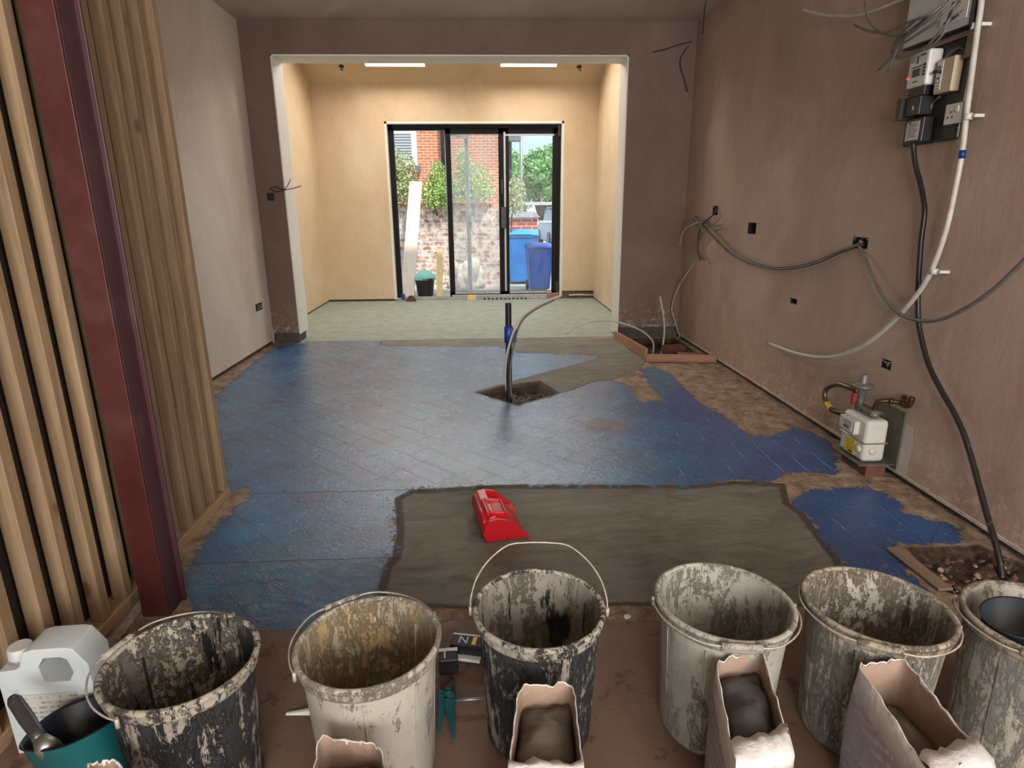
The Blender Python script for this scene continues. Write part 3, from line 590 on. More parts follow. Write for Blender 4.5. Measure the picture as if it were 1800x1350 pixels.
# dark tub standing in the right-hand bucket
mm = Matrix.Translation((c6.x+.035, c6.y-.015, .178)) @ Matrix.Rotation(.35, 4, 'Y') @ Matrix.Rotation(.15, 4, 'X')
b = MB(); b.lathe([(.050, 0), (.053, .01), (.073, .355), (.076, .360), (.070, .360), (.050, .012), (.001, .012)], 32, cap0=True, m=Matrix.Rotation(-.20, 4, 'Y'))
o = b.build('plastic_tub', plain('dark blue grey plastic', (.014, .026, .034), (.010, .018, .025), .4)); tq = fl(1800, 1082, .385); o.location = (tq.x+.066, (tq.y+c6.y)/2, .026)
tag(o, 'dark blue grey plastic tub tilted inside the bucket at the right edge', 'tub')
# ================================================================== PLASTER BAGS
paper = plain('white paper sack', (.60, .58, .56), (.48, .46, .45), .8, 9, bump=.7, dirt=(.34, .27, .21), dsc=14, dlo=.63, dhi=.70)
def printed_paper():
    t = NT('grey printed sack paper'); v = t.obj(); z_ = t.n('ShaderNodeSeparateXYZ', {0: v})
    col = t.ramp(t.noise(v, 8, 6, .6), [(.3, (.30, .27, .29)), (.7, (.24, .21, .23))])
    w = t.n('ShaderNodeTexWave', {'Vector': t.mapv(v, (1, 1, 1), (.35, 0, 0)), 'Scale': 13., 'Distortion': 1.2, 'Detail': 3.}, bands_direction='Z').outputs['Fac']
    ink = t.math('MULTIPLY', t.step(w, .62, .75), t.step(t.noise(t.mapv(v, (30, 30, 60)), 3., 3, .6), .46, .52))
    ink = t.math('MULTIPLY', ink, t.step(t.noise(v, 7, 2), .42, .5))
    col = t.mix(t.math('MULTIPLY', ink, .5), col, (.52, .50, .48))
    return t.out(col, .75, t.bump(t.noise(v, 16, 6, .6), .5, .01))
paperp = printed_paper()
kraft = plain('brown paper lining', (.33, .235, .175), (.25, .17, .125), .85, 7, bump=.5)
powder = plain('grey brown plaster powder', (.098, .080, .062), (.135, .112, .090), .95, 9, bump=.9, bsc=14)
powderd = plain('dark grey plaster powder', (.052, .045, .044), (.075, .066, .062), .95, 9, bump=.9, bsc=14)
def bag(corners, zt, depth, pm, label, seed, taper=.0, side=None, flap=.045, zs=None, foot=None, ptilt=0):
    """corners: image points of the torn mouth, back-left, back-right, front-right, front-left, at height zt"""
    q = [fl(x, y, zz) for (x, y), zz in zip(corners, zs or [zt]*4)]
    cen = sum(q, Vector())/4; root = empty('plaster_bag', (cen.x, cen.y, 0), label, 'plaster bag', 'torn open plaster bags')
    L = [p - Vector((cen.x, cen.y, 0)) for p in q]; rr = random.Random(seed); N = 14
    loop = []
    for i in range(4):
        a, c = L[i], L[(i+1) % 4]
        for k in range(N):
            u = k/N; p = a.lerp(c, u); e = min(u, 1-u)
            sg = -1*math.exp(-((e)/.06)**2)*.010; d = Vector((p.x, p.y, 0)).normalized(); loop.append((p + d*sg, i, u))
    n = len(loop)
    jagv = [.012*noise.noise(Vector((k*.16+.3, seed*3.1, 0)))+.008*noise.noise(Vector((k*.53, seed, 5)))+.003*rr.uniform(-1, 1) for k in range(n)]
    out = []
    for f, gx_ in ((0, 1.02), (.25, 1.07), (.55, 1.08), (.80, 1.05), (.93, 1.01), (1, 1.0)):
        ring = []
        for k, (p, i, u) in enumerate(loop):
            w = 1 + (gx_-1)*(1 if i in (0, 2) else 1)
            cr = .003*noise.noise(Vector((k*.5, f*7, seed)))
            zz = p.z*f + (jagv[k] if f == 1 else 0)
            ring.append(Vector((p.x*w+cr, p.y*w+cr, max(zz, 0.001))))
        out.append(ring)
    b = MB(); b.rings(out[:4], cap0=True); o1 = b.build('sack', side or paperp, root)
    b = MB(); b.rings([[p*1 for p in r_] for r_ in out[3:]]); o2 = b.build('torn_edge', paper, root)
    md = o2.modifiers.new('paper', 'SOLIDIFY'); md.thickness = .0025
    inn = [[Vector((p.x*.965, p.y*.965, p.z-.002)) for p in out[-1]]]
    for f in (.9, .78, .62): inn.append([Vector((p.x*.93+.002*noise.noise(Vector((k, f*5, seed))), p.y*.93, p.z*f)) for k, (p, i, u) in enumerate(loop)])
    b = MB(); b.rings(inn); b.build('lining', kraft, root, fix=False)
    # powder: lumpy surface filling the sack
    b = MB(); G = 16; vs = {}
    zmin = min(p.z for p in L)
    for i in range(G+1):
        for j in range(G+1):
            u, w = i/G, j/G; p = (L[0].lerp(L[1], u)).lerp(L[3].lerp(L[2], u), w); e = min(u, 1-u, w, 1-w)
            zz = p.z*.99 - depth + .03*math.sin(PI*u)*math.sin(PI*w) + .016*noise.noise(Vector((p.x*16, p.y*16, seed))) + .006*noise.noise(Vector((p.x*50, p.y*50, seed))) - .03*math.exp(-(e/.05)**2)
            vs[i, j] = b.bm.verts.new((p.x*.95, p.y*.95, zz))
    for i in range(G):
        for j in range(G):
            f_ = b.bm.faces.new((vs[i, j], vs[i, j+1], vs[i+1, j+1], vs[i+1, j])); f_.smooth = True
    b.build('powder', pm, root)
    if flap:   # torn paper folded out over the front edge
        a, c = L[3], L[2]; b = MB(); rs = []; K = 12
        nrm = Vector(((a+c)/2).to_tuple()); nrm.z = 0; nrm.normalize()
        for s_, dz, ex in ((0, .004, -flap), (1, .014, -flap*.4), (2, .014, .010), (3, -.010, .018), (4, -.05, .02)):
            ring = []
            for k in range(K+1):
                u = k/K; p = a.lerp(c, u); jz = (.018*noise.noise(Vector((u*4, s_, seed+9))) + .003*rr.uniform(-1, 1)) if s_ in (0,) else .003*noise.noise(Vector((u*6, s_, seed)))
                ring.append(p + nrm*(ex + jz) + Vector((0, 0, dz*.7 + .016*noise.noise(Vector((u*3.3, s_*.8, seed))) + .006*noise.noise(Vector((u*9, s_, seed))))))
            rs.append(ring)
        b.rings(rs, close=False); o3 = b.build('folded_flap', paper, root, fix=False); md = o3.modifiers.new('paper', 'SOLIDIFY'); md.thickness = .0015
    return root
bag([(912, 1204), (1008, 1198), (1026, 1352), (893, 1350)], .33, .045, powder, 'torn open plaster bag filled with brown grey powder, in front of the streaked black bucket', 1, flap=.012, side=paper)
bag([(1256, 1158), (1340, 1140), (1392, 1312), (1290, 1340)], .33, .04, powderd, 'torn open plaster bag with dark powder, in front of the clean pale bucket', 2)
bag([(1504, 1166), (1590, 1158), (1738, 1330), (1640, 1372)], .33, .10, powder, 'torn open plaster bag, half empty, in front of the grey stained bucket', 3)
bag([(560, 1292), (668, 1300), (690, 1420), (540, 1410)], .30, .06, powder, 'torn white plaster bag cut by the bottom edge, before the yellow stained bucket', 4, side=paper)
bag([(150, 1345), (205, 1330), (262, 1400), (180, 1440)], .30, .06, powder, 'corner of a white plaster bag at the bottom edge, before the black left bucket', 5, side=paper)
# ================================================================== JERRY CAN
def jerry():
    x0, y0 = -1.085, 1.32
    root = empty('jerry_can', (x0, y0, 0), 'milky white plastic jerry can with a screw cap, at the far left by the studs', 'jerry can')
    root.rotation_euler = (0, 0, math.radians(3))
    m = Matrix.Rotation(PI/2, 4, 'X')    # profile in xz, thickness along y
    b = MB(); w, h_ = .105, .30
    outer = [(-w, 0), (w, 0), (w, h_-.05), (w-.028, h_-.004), (w-.045, h_), (-.010, h_), (-.035, h_-.006), (-.050, h_-.045), (-.060, h_-.052), (-w+.004, h_-.056), (-w, h_-.07)]
    b.prism(outer, -.045, .045, m=m)
    body = b.build('body', plain('milky plastic', (.52, .57, .58), (.44, .50, .51), .35, 5, dirt=(.36, .32, .26), dsc=10, dlo=.60, dhi=.72, bump=.3, bsc=4), root, .018, seg=5, smooth=True)
    # handle opening cut through the shoulder
    c = MB(); hole = [(-.002, h_-.095), (.055, h_-.095), (.068, h_-.070), (.060, h_-.034), (.045, h_-.026), (.008, h_-.026), (-.008, h_-.05)]
    c.prism(hole, -.2, .2, m=m); cut = c.build('cutter', None); 
    dg = None
    md = body.modifiers.new('hole', 'BOOLEAN'); md.operation = 'DIFFERENCE'; md.object = cut; md.solver = 'EXACT'
    body.modifiers.move(1, 0)
    bpy.context.view_layer.update(); cut.matrix_world = Matrix.Translation((0, 0, 0)); cut.parent = root; bpy.context.view_layer.update()
    ev = body.evaluated_get(bpy.context.evaluated_depsgraph_get()); nm = bpy.data.meshes.new_from_object(ev); body.modifiers.clear(); body.data = nm
    bpy.data.objects.remove(cut)
    b = MB(); b.lathe([(.020, 0), (.020, .014), (.022, .016), (.022, .018)], 24, c=(-w+.034, 0, h_-.060), cap0=True); b.build('neck', body.data.materials[0], root)
    b = MB(); b.lathe([(.027, 0), (.0275, .004), (.026, .026), (.024, .029)], 32, wob=lambda a, z: 1+.012*math.cos(24*a), c=(-w+.034, 0, h_-.046), cap0=True, cap1=True); b.build('cap', plain('white screw cap', (.60, .60, .58), (.50, .50, .48), .4), root)
    t = NT('faded printed label'); v = t.obj(); row = t.n('ShaderNodeTexWave', {'Vector': v, 'Scale': 22.}, bands_direction='Z').outputs['Fac']
    ink = t.math('MULTIPLY', t.step(row, .55, .7), t.step(t.noise(t.mapv(v, (40, 40, 8)), 3, 3), .45, .55))
    b = MB(); b.box((-.07, -.0468, .045), (.065, -.0452, .175)); b.build('label', t.out(t.mix(t.math('MULTIPLY', ink, .6), (.44, .44, .41), (.10, .09, .08)), .6), root)
    return root
jerry()
# ================================================================== TEAL TUB AND BRUSH, LOWER LEFT
tc_ = Vector((-.895, 1.135, 0))
mt = Matrix.Rotation(math.radians(-10), 4, 'X') @ Matrix.Rotation(math.radians(-12), 4, 'Y')
root = empty('flexible_tub', (tc_.x, tc_.y, .015), 'teal flexible tub with a dark crusted inside, in front of the jerry can', 'tub')
wv = lambda a, z: 1+(.07*math.cos(2*a+.6)+.03*math.cos(5*a))*z/.22
b = MB(); b.lathe([(.070, .0), (.075, .006), (.092, .09), (.108, .185), (.112, .190)], 48, wob=wv, cap0=True, m=mt); b.build('shell', M['glove'], root)
b = MB(); b.lathe([(.112, .190), (.109, .193), (.104, .186), (.087, .09), (.070, .012), (.001, .010)], 48, wob=wv, m=mt); b.build('inner_wall', M['navy'], root)
# brush resting in the tub
p0 = fl(22, 1226, .262); p1 = fl(72, 1300, .215); p2 = fl(104, 1335, .165)
root = empty('paint_brush', p1, 'dirty black handled brush resting on the teal tub', 'brush')
d = (p1-p0); b = MB(); b.tube([p0-p1, p0-p1+d*.08, p0-p1+d*.5, p0-p1+d*.85, Vector((0, 0, 0))], [.010, .014, .015, .013, .014], 14); b.build('handle', plain('dirty black grip', (.03, .03, .035), (.06, .055, .05), .3, 20, dirt=(.38, .34, .32), dsc=16, dlo=.54, dhi=.62), root)
b = MB(); b.tube([d*0, d*.12, (p2-p1)*.55], [.015, .020, .022], 16); b.build('ferrule', M['steel'], root)
b = MB(); b.tube([(p2-p1)*.5, (p2-p1)*.95, (p2-p1)*1.35], [.019, .023, .024], 16); b.build('bristles', plain('crusted bristles', (.10, .10, .10), (.30, .27, .25), .9, 50, bump=.8), root)
# ================================================================== RED SCOOP
def scoop():
    o0 = fl(900, 948); root = empty('plastic_scoop', (o0.x, o0.y, .0), 'red plastic plasterer scoop lying upside down on the grey screed', 'scoop')
    g = lambda x, y: fl(x, y)-Vector((o0.x, o0.y, 0))
    tip = g(931, 944); f = (g(903, 888)-tip); W_ = f.length; f.normalize(); up = Vector((0, 0, 1)); e = Vector((f.y, -f.x, 0))   # e: along the profile, f: across
    org = tip-e*.178; K = lambda u, v, z_: org + e*u + f*v + up*z_
    L = .178; hh = .098
    prof = [(.0, .0), (-.014, .036), (-.006, .074), (.010, hh-.006), (.040, hh), (.088, .088), (.118, .058), (L, .004), (L, 0)]
    def skin(b, v0, v1, pr, close=True):
        for i in range(len(pr)-1):
            (u0, z0), (u1, z1) = pr[i], pr[i+1]; b.face([K(u0, v0, z0), K(u1, v0, z1), K(u1, v1, z1), K(u0, v1, z0)])
    b = MB(); cheek = prof
    for v0, v1 in ((0, .012), (W_-.012, W_)):
        A_ = [b.bm.verts.new(K(u, v0, z_)) for u, z_ in cheek]; B_ = [b.bm.verts.new(K(u, v1, z_)) for u, z_ in cheek]
        b.bm.faces.new(A_); b.bm.faces.new(B_[::-1]); n = len(A_)
        for i in range(n): b.bm.faces.new((A_[i], B_[i], B_[(i+1) % n], A_[(i+1) % n]))
    # shell: back and top between the cheeks, lowered panel behind the handle
    skin(b, .012, W_-.012, prof[:5]); 
    skin(b, .012, W_*.62, [(.040, hh+.002), (.096, .074), (.118, .060)]); skin(b, .012, W_*.62, [(.118, .060), (L-.02, .022)])
    skin(b, W_*.62, W_-.012, [(.040, hh), (.052, .050), (L-.01, .012)]); b.face([K(.040, W_*.62, hh), K(.118, W_*.62, .060), K(L-.02, W_*.62, .022), K(.052, W_*.62, .040)])
    o = b.build('scoop_body', M['red'], root, fix=True); md = o.modifiers.new('wall', 'SOLIDIFY'); md.thickness = .003; md = o.modifiers.new('bevel', 'BEVEL'); md.width = .004; md.segments = 3; md.limit_method = 'ANGLE'
    v0, v1 = .045, W_*.60; zt = lambda u: hh+.004-(u-.02)*.16
    b = MB()
    for (ua, ub, va, vb) in ((.008, .022, v0, v1), (.086, .098, v0, v1), (.022, .086, v0, v0+.016), (.022, .086, v1-.016, v1)):
        b.hexa([K(ua, va, .06), K(ub, va, .06), K(ub, vb, .06), K(ua, vb, .06), K(ua, va, zt(ua)+.012), K(ub, va, zt(ub)+.010), K(ub, vb, zt(ub)+.010), K(ua, vb, zt(ua)+.012)])
    b.build('panel_frame', M['red'], root, .004)
    b = MB(); b.hexa([K(.022, v0+.016, .06), K(.086, v0+.016, .06), K(.086, v1-.016, .06), K(.022, v1-.016, .06), K(.022, v0+.016, zt(.022)-.001), K(.086, v0+.016, zt(.086)+.001), K(.086, v1-.016, zt(.086)+.001), K(.022, v1-.016, zt(.022)-.001)]); b.build('recessed_panel', M['red_dust'], root)
    b = MB(); b.tube([K(-.004, .02, hh-.030), K(-.004, .03, hh-.014), K(-.004, W_*.35, hh-.012), K(-.004, W_-.03, hh-.014), K(-.004, W_-.02, hh-.030)], .010, 10); b.build('handle', M['red'], root)
    return root
scoop()
# ================================================================== FLOOR PIT WITH PIPES
pp = fl(895, 700)
def pv(x, y, Y=None): return on(1, Y or pp.y, x, y)
tp = pv(896.5, 533); b = MB(); b.tube([(pp.x, pp.y, -.10), (pp.x, pp.y, tp.z)], .0215, 20, caps=False); b.tube([(pp.x, pp.y, -.09), (pp.x, pp.y, tp.z-.01)], .018, 16)
tag(b.build('waste_pipe', M['conduit_blk']), 'upright black pipe rising from the pit in the blue floor', 'pipe')
a = pv(896, 603).z; c = pv(896, 573).z
b = MB(); b.lathe([(.0225, 0), (.030, .004), (.030, c-a-.004), (.0225, c-a)], 20, c=(pp.x, pp.y, a)); b.box((pp.x+.01, pp.y-.028, a+.01), (pp.x+.055, pp.y-.022, c-.012)); b.box((pp.x+.03, pp.y-.034, a+.0), (pp.x+.045, pp.y-.02, c-.02))
tag(b.build('blue_tape', M['blue_tape']), 'blue tape wrapped round the upright black pipe and its cables', 'tape')
for k, (path, mat, lab) in enumerate([
    ([(893, 702, -.0), (888, 660, .0), (891, 625, -.045), (897, 600, -.05), (903, 582, -.05), (915, 562, -.02), (935, 544, .02), (960, 530, .05), (988, 519, .08)], 'white_pipe', 'thick pale cable from the floor pit, bending right above the blue tape'),
    ([(899, 700, -.05), (897, 655, -.04), (900, 622, -.04), (905, 600, -.045), (912, 575, -.05), (925, 556, -.04), (948, 540, -.0), (975, 527, .03)], 'grey_cable', 'thinner dark grey cable from the floor pit, bending right under the pale one')]):
    b = MB(); b.tube(spline([pv(x, y, pp.y+dy) for x, y, dy in path], 5), .0085 if k == 0 else .0065, 8); b_ = b.build('cable', M[mat]); tag(b_, lab, 'cable')
rr = random.Random(5)
def rubble(name, n, spots, size, mats, label, cat, group):
    for k in range(n):
        p = spots(rr); s_ = rr.uniform(*size); b = MB()
        bmesh.ops.create_icosphere(b.bm, subdivisions=1, radius=1)
        for v in b.bm.verts: v.co = Vector((v.co.x*s_*rr.uniform(.8, 1.3), v.co.y*s_*rr.uniform(.8, 1.3), v.co.z*s_*.55))
        o = b.build(name, M[mats[k % len(mats)]], None); o.location = p; o.rotation_euler = (rr.random(), rr.random(), rr.random()*6); tag(o, label, cat, group)
pc = fl(925, 688)
def in_pit(r): return Vector((pc.x+r.uniform(-.07, .14), pc.y+r.uniform(-.10, .09), -.062))
M['rub1'] = plain('earthy rubble', (.13, .08, .055), (.07, .045, .03), .95, 20, bump=.7); M['rub2'] = plain('pale rubble', (.36, .27, .20), (.24, .17, .12), .95, 20, bump=.7)
rubble('rubble_lump', 16, in_pit, (.012, .026), ['rub1', 'rub2', 'loose_brick'], 'lump of brown rubble in the pit round the upright black pipe', 'rubble', 'rubble in the floor pit')
b = MB()
for k in range(5):
    ang = rr.uniform(-1.2, .3); q = [Vector((pp.x+.02+.14*u*math.cos(ang), pp.y+.14*u*math.sin(ang), .01+.02*math.sin(u*6+k)-.03*u)) for u in (0, .3, .6, 1)]; b.tube(spline(q, 4), .004, 6)
tag(b.build('cable_tails', M['grey_cable']), 'short grey cable tails splayed at the foot of the black pipe', 'cable')
# debris hole bottom right
dc = fl(1715, 1000)
def in_deb(r):
    p = fl(r.uniform(1610, 1790), r.uniform(975, 1040)); return Vector((min(p.x, XR-.05), p.y, -.018))
rubble('debris_chip', 70, in_deb, (.005, .016), ['rub2', 'rub1', 'rub1', 'loose_brick'], 'small chip of brown debris in the broken floor patch near the black cable', 'debris', 'debris chips in the broken patch')
for (x0, y0, x1, y1, w_, lab) in [(1568, 966, 1662, 1040, .055, 'narrow dusty floor plank lying beside the debris patch, behind the grey bucket')]:
    a, c = fl(x0, y0), fl(x1, y1); cen = (a+c)/2; b = MB(); b.box((-(c-a).length/2, -w_/2, 0), ((c-a).length/2, w_/2, .010)); o = b.build('floor_plank', M['floorplank'], None, .002); o.location = (cen.x, cen.y, .003); o.rotation_euler = (0, 0, math.atan2(c.y-a.y, c.x-a.x)); tag(o, lab, 'plank')
# ================================================================== SHUTTERING BOX IN THE RIGHT CORNER
def board3(name, a, c, h_, th, mat, label, ha=None, cat='board'):
    a, c = Vector((a.x, a.y, 0)), Vector((c.x, c.y, 0)); d = c-a; L_ = d.length; b = MB()
    b.hexa([(0, 0, 0), (L_, 0, 0), (L_, th, 0), (0, th, 0), (0, 0, ha or h_), (L_, 0, h_), (L_, th, h_), (0, th, ha or h_)])
    o = b.build(name, M[mat], None, .002); o.location = a+Vector((0, 0, .002)); o.rotation_euler = (0, 0, math.atan2(d.y, d.x)); return tag(o, label, cat, 'shuttering boards')
hbd = .085
board3('shuttering_board', fl(1136, 636), Vector((XR-.01, fl(1242, 638).y, 0)), .065, .022, 'shutter', 'reddish shuttering board set across the right corner, facing the room')
board3('shuttering_board', Vector((boxC.x, YB-.02, 0)), Vector((boxA.x-.012, boxA.y+.0, 0)), .115, .020, 'shutter', 'reddish shuttering board running back to the opening jamb, left side of the corner box', ha=.07)
def ob(name, cen, size, rot, mat, label, cat, group=None, bev=.003):
    b = MB(); b.box([-s_/2 for s_ in size], [s_/2 for s_ in size]); o = b.build(name, M[mat] if isinstance(mat, str) else mat, None, bev); o.location = cen; o.rotation_euler = rot; return tag(o, label, cat, group)
bk = fl(1185, 606, .04)
ob('brick', (bk.x, bk.y, -.002), (.21, .10, .062), (.15, .05, .35), 'loose_brick', 'loose red brown brick inside the corner shuttering box, at its middle', 'brick')
bk = fl(1215, 610, .05)
ob('timber_offcut', (bk.x-.03, bk.y-.02, -.02), (.20, .045, .035), (.1, .1, .15), 'shutter', 'short reddish timber offcut inside the corner shuttering box', 'timber offcut')
Yc = 5.72
b = MB(); b.tube(spline([on(1, Yc, *q) for q in ((1146, 628), (1149, 606), (1141, 592), (1125, 580), (1100, 570), (1072, 564), (1040, 565), (1015, 573), (995, 587))], 5), .0085, 8)
tag(b.build('conduit', M['white_pipe']), 'long white conduit arching left out of the corner shuttering box', 'conduit')
b = MB(); b.tube(spline([on(1, Yc, *q) for q in ((1161, 628), (1166, 602), (1168, 575), (1165, 548), (1160, 521))], 5), .0085, 8)
b.tube([on(1, Yc, 1166.5, 556), on(1, Yc, 1166, 546)], .011, 10); tag(b.build('conduit', M['white_pipe']), 'short white conduit standing upright in the corner shuttering box', 'conduit')
# ================================================================== GAS METER
def gas():
    mp_ = on(0, XR-.165, 1515, 808); Y0 = mp_.y; z0 = mp_.z
    root = empty('gas_meter', (XR-.09, Y0+.11, 0), 'off white domestic gas meter with a yellow label, on a shelf against the right wall', 'gas meter')
    ox, oy = XR-.165, Y0
    def T(u, v, w): return Vector((ox-(XR-.09)+u, oy-(Y0+.11)+v, w))   # u towards the wall, v away from the camera
    Wd, Dp = .21, .115; zb, zt = .076, .294
    def rbox(u0, u1, v0, v1, w0, w1, name, mat, bev=.004, par=root, seg=3):
        b = MB(); b.box(T(u0, v0, w0), T(u1, v1, w1)); return b.build(name, mat, par, bev, seg=seg)
    body = rbox(0, Dp, 0, Wd, zb, zt, 'body', M['meterpaint'], .022, seg=4)
    rbox(-.003, Dp+.003, -.004, Wd+.004, .172, .179, 'seam_flange', M['steel'], .003)
    for v in (.05, .15): 
        b = MB(); b.box(T(.02, v-.003, zb), T(Dp-.0, v+.003, zt+.001)); 
        b.bm.free()
    b = MB(); b.lathe([(.018, 0), (.018, .006), (.010, .010)], 20, m=Matrix.Translation(T(-.000, .040, .137)) @ Matrix.Rotation(-PI/2, 4, 'Y'), cap1=True); b.lathe([(.018, 0), (.018, .006), (.010, .010)], 20, m=Matrix.Translation(T(.045, .0, .137)) @ Matrix.Rotation(PI/2, 4, 'X'), cap1=True); b.build('boss', M['meterpaint'], root)
    ix = rbox(-.028, 0, .055, .185, .204, .272, 'index_housing', M['meterpaint'], .003)
    rbox(-.030, -.0285, .075, .165, .212, .265, 'index_face', M['whitebox'], .0, ix)
    rbox(-.0315, -.030, .085, .140, .240, .256, 'counter_window', M['ink'], 0, ix)
    for k in range(5): rbox(-.0322, -.0316, .088+k*.0105, .095+k*.0105, .243, .253, 'digit', M['white'], 0, ix)
    rbox(-.0315, -.030, .095, .140, .222, .234, 'rating_plate', M['lcd'], 0, ix)
    lb = rbox(-.0015, .0, .070, .155, .090, .167, 'warning_label', M['yellow'], 0)
    for k in range(7):
        rbox(-.0022, -.0015, .078 + (.004*(k % 3)), .148-.006*(k % 2), .156-k*.0095, .1585-k*.0095, 'text_line', M['ink'], 0, lb)
    rbox(-.0022, -.0015, .085, .118, .094, .103, 'ink_patch', M['ink'], 0, lb)
    # tray and wall plate
    b = MB(); b.box(T(-.025, -.02, .066), T(.165, Wd+.02, .071)); b.box(T(-.025, -.02, .066), T(-.022, Wd+.02, .078)); b.build('tray', M['cast'], root, .001)
    pa, pb = rw(1545, 712), rw(1571, 815)
    b = MB(); b.box(T(.155, -.035, .050), T(.164, .20, .345)); b.build('wall_plate', M['greenplate'], root, .001)
    # top connections
    rbox(.025, .075, .02, .20, .324, .334, 'top_bar', M['cast'], .002)
    for v in (.045, .165):
        b = MB(); c0 = T(.055, v, zt-.003); b.lathe([(.016, 0), (.016, .012), (.024, .014), (.024, .030), (.018, .032), (.018, .045)], 8, c=c0, cap1=True); b.build('union', M['cast'], root)
    # regulator on the far connection
    rg = T(.055, .165, .334); b = MB(); b.lathe([(.017, 0), (.017, .045), (.026, .055), (.026, .070), (.048, .084), (.052, .092), (.048, .099), (.024, .106), (.021, .112), (.021, .150), (.017, .154), (.001, .156)], 28, c=rg); b.build('regulator', M['cast'], root)
    b = MB(); b.box(rg+Vector((-.040, .004, -.012)), rg+Vector((-.026, .020, .052))); b.build('red_tag', M['redp'], root)
    # flexible hose looping out to the left
    H0 = [rg+Vector((-.02, .0, .064)), rg+Vector((-.03, .06, .066)), rg+Vector((-.035, .16, .055)), rg+Vector((-.045, .235, .01)), rg+Vector((-.05, .235, -.045)), rg+Vector((-.05, .16, -.085)), rg+Vector((-.03, .08, -.082)), rg+Vector((-.005, .02, -.055))]
    hp = spline(H0, 14); b = MB(); b.tube(hp, [.0125+(.0022 if k % 2 else -.0012) for k in range(len(hp))], 10); b.build('flexible_hose', M['brass'], root)
    b = MB(); b.tube(hp[62:70], .0165, 12); b.build('yellow_tape', plain('dull yellow tape', (.42, .32, .03), (.30, .22, .02), .5), root)
    # outlet pipe: up, along the wall and elbow
    p_ = T(.055, .045, .324); q = [p_, p_+Vector((0, 0, .035)), p_+Vector((.012, -.015, .062)), p_+Vector((.05, -.035, .068)), p_+Vector((.085, -.06, .066)), p_+Vector((.085, -.088, .064)), p_+Vector((.085, -.112, .068)), p_+Vector((.085, -.122, .082)), p_+Vector((.085, -.122, .104))]
    b = MB(); b.tube(spline(q, 4), .0115, 12)
    for i in (0, 3, 5, 8):
        d = (q[min(i+1, 8)]-q[max(i-1, 0)]).normalized(); b.tube([q[i]-d*.010, q[i]+d*.010], .0155, 12)
    tt = p_+Vector((.085, -.072, .066)); b.tube([tt, tt+Vector((0, 0, .036))], .009, 10); b.tube([tt+Vector((0, 0, .030)), tt+Vector((0, 0, .042))], .012, 8)
    b.build('outlet_pipe', M['copper'], root)
    ob('brick', (ox+.075, oy+.10, .033), (.10, .215, .064), (0, 0, 0), 'loose_brick', 'red brown brick on the floor carrying the gas meter shelf', 'brick')
    # unplastered patch beside
    return root
gas()
b = MB(); pts2 = [rw(x, y) for x, y in ((1560, 742), (1590, 742), (1606, 752), (1605, 785), (1597, 815), (1592, 850), (1604, 870), (1560, 842))]
b.bm.faces.new([b.bm.verts.new((XR-.0012, p.y, max(p.z, .04))) for p in pts2]); struct(b.build('trim_9', plain('bare grey patch of plasterboard', (.58, .55, .51), (.47, .43, .39), .7, 8, world=True)))
# ================================================================== ELECTRICS ON THE RIGHT WALL
def wbox(b, x0, y0, x1, y1, o0, o1):
    """box on the right wall whose front face (o1 off the wall) fills the image rectangle; averaged to stay square"""
    P_ = [rw(x, y, o1) for x, y in ((x0, y0), (x1, y0), (x1, y1), (x0, y1))]
    ya, yb_ = (P_[0].y+P_[3].y)/2, (P_[1].y+P_[2].y)/2; za, zb_ = (P_[2].z+P_[3].z)/2, (P_[0].z+P_[1].z)/2
    b.box((XR-o1, yb_, za), (XR-o0, ya, zb_)); return (min(ya, yb_), max(ya, yb_), za, zb_)
def wobj(name, rect, o0, o1, mat, label=None, cat=None, parent=None, bev=.003):
    b = MB(); q = wbox(b, *rect, o0, o1); o = b.build(name, M[mat], parent, bev)
    if label: tag(o, label, cat)
    return o, q
def wpart(par, name, q, o0, o1, u0, u1, v0, v1, mat, bev=.001):
    """part on a wall box: u 0..1 left to right as seen, v 0..1 bottom to top"""
    ya, yb_, za, zb_ = q; b = MB(); b.box((XR-o1, yb_-(yb_-ya)*u1, za+(zb_-za)*v0), (XR-o0, yb_-(yb_-ya)*u0, za+(zb_-za)*v1)); return b.build(name, M[mat], par, bev)
bo, q = wobj('meter_board', (1598, 82, 1694, 250), .001, .020, 'black', 'tall black backing board screwed to the right wall under the pale enclosure', 'meter board', bev=.012)
# consumer unit
cu = empty('distribution_enclosure', (XR, 2.8, 2.1), 'pale grey metal enclosure at the top right of the right wall, cables hanging over it', 'enclosure')
b = MB(); qa = wbox(b, 1600, -70, 1712, 62, .02, .062); ctr = Vector((XR, 2.8, 2.1)); bmesh.ops.translate(b.bm, verts=b.bm.verts, vec=-ctr); b.build('body', M['whitebox'], cu, .004)
b = MB(); ya, yb_, za, zb_ = qa; b.box((XR-.066, ya+.02, za+.03), (XR-.0625, ya+(yb_-ya)*.42, zb_)); bmesh.ops.translate(b.bm, verts=b.bm.verts, vec=-ctr); b.build('cover', M['white'], cu, .001)
b = MB(); b.box((XR-.065, ya, za-.006), (XR-.021, yb_, za-.001)); b.box((XR-.065, ya-.006, za-.006), (XR-.021, ya-.001, zb_)); bmesh.ops.translate(b.bm, verts=b.bm.verts, vec=-ctr); b.build('edge_flange', M['black'], cu)
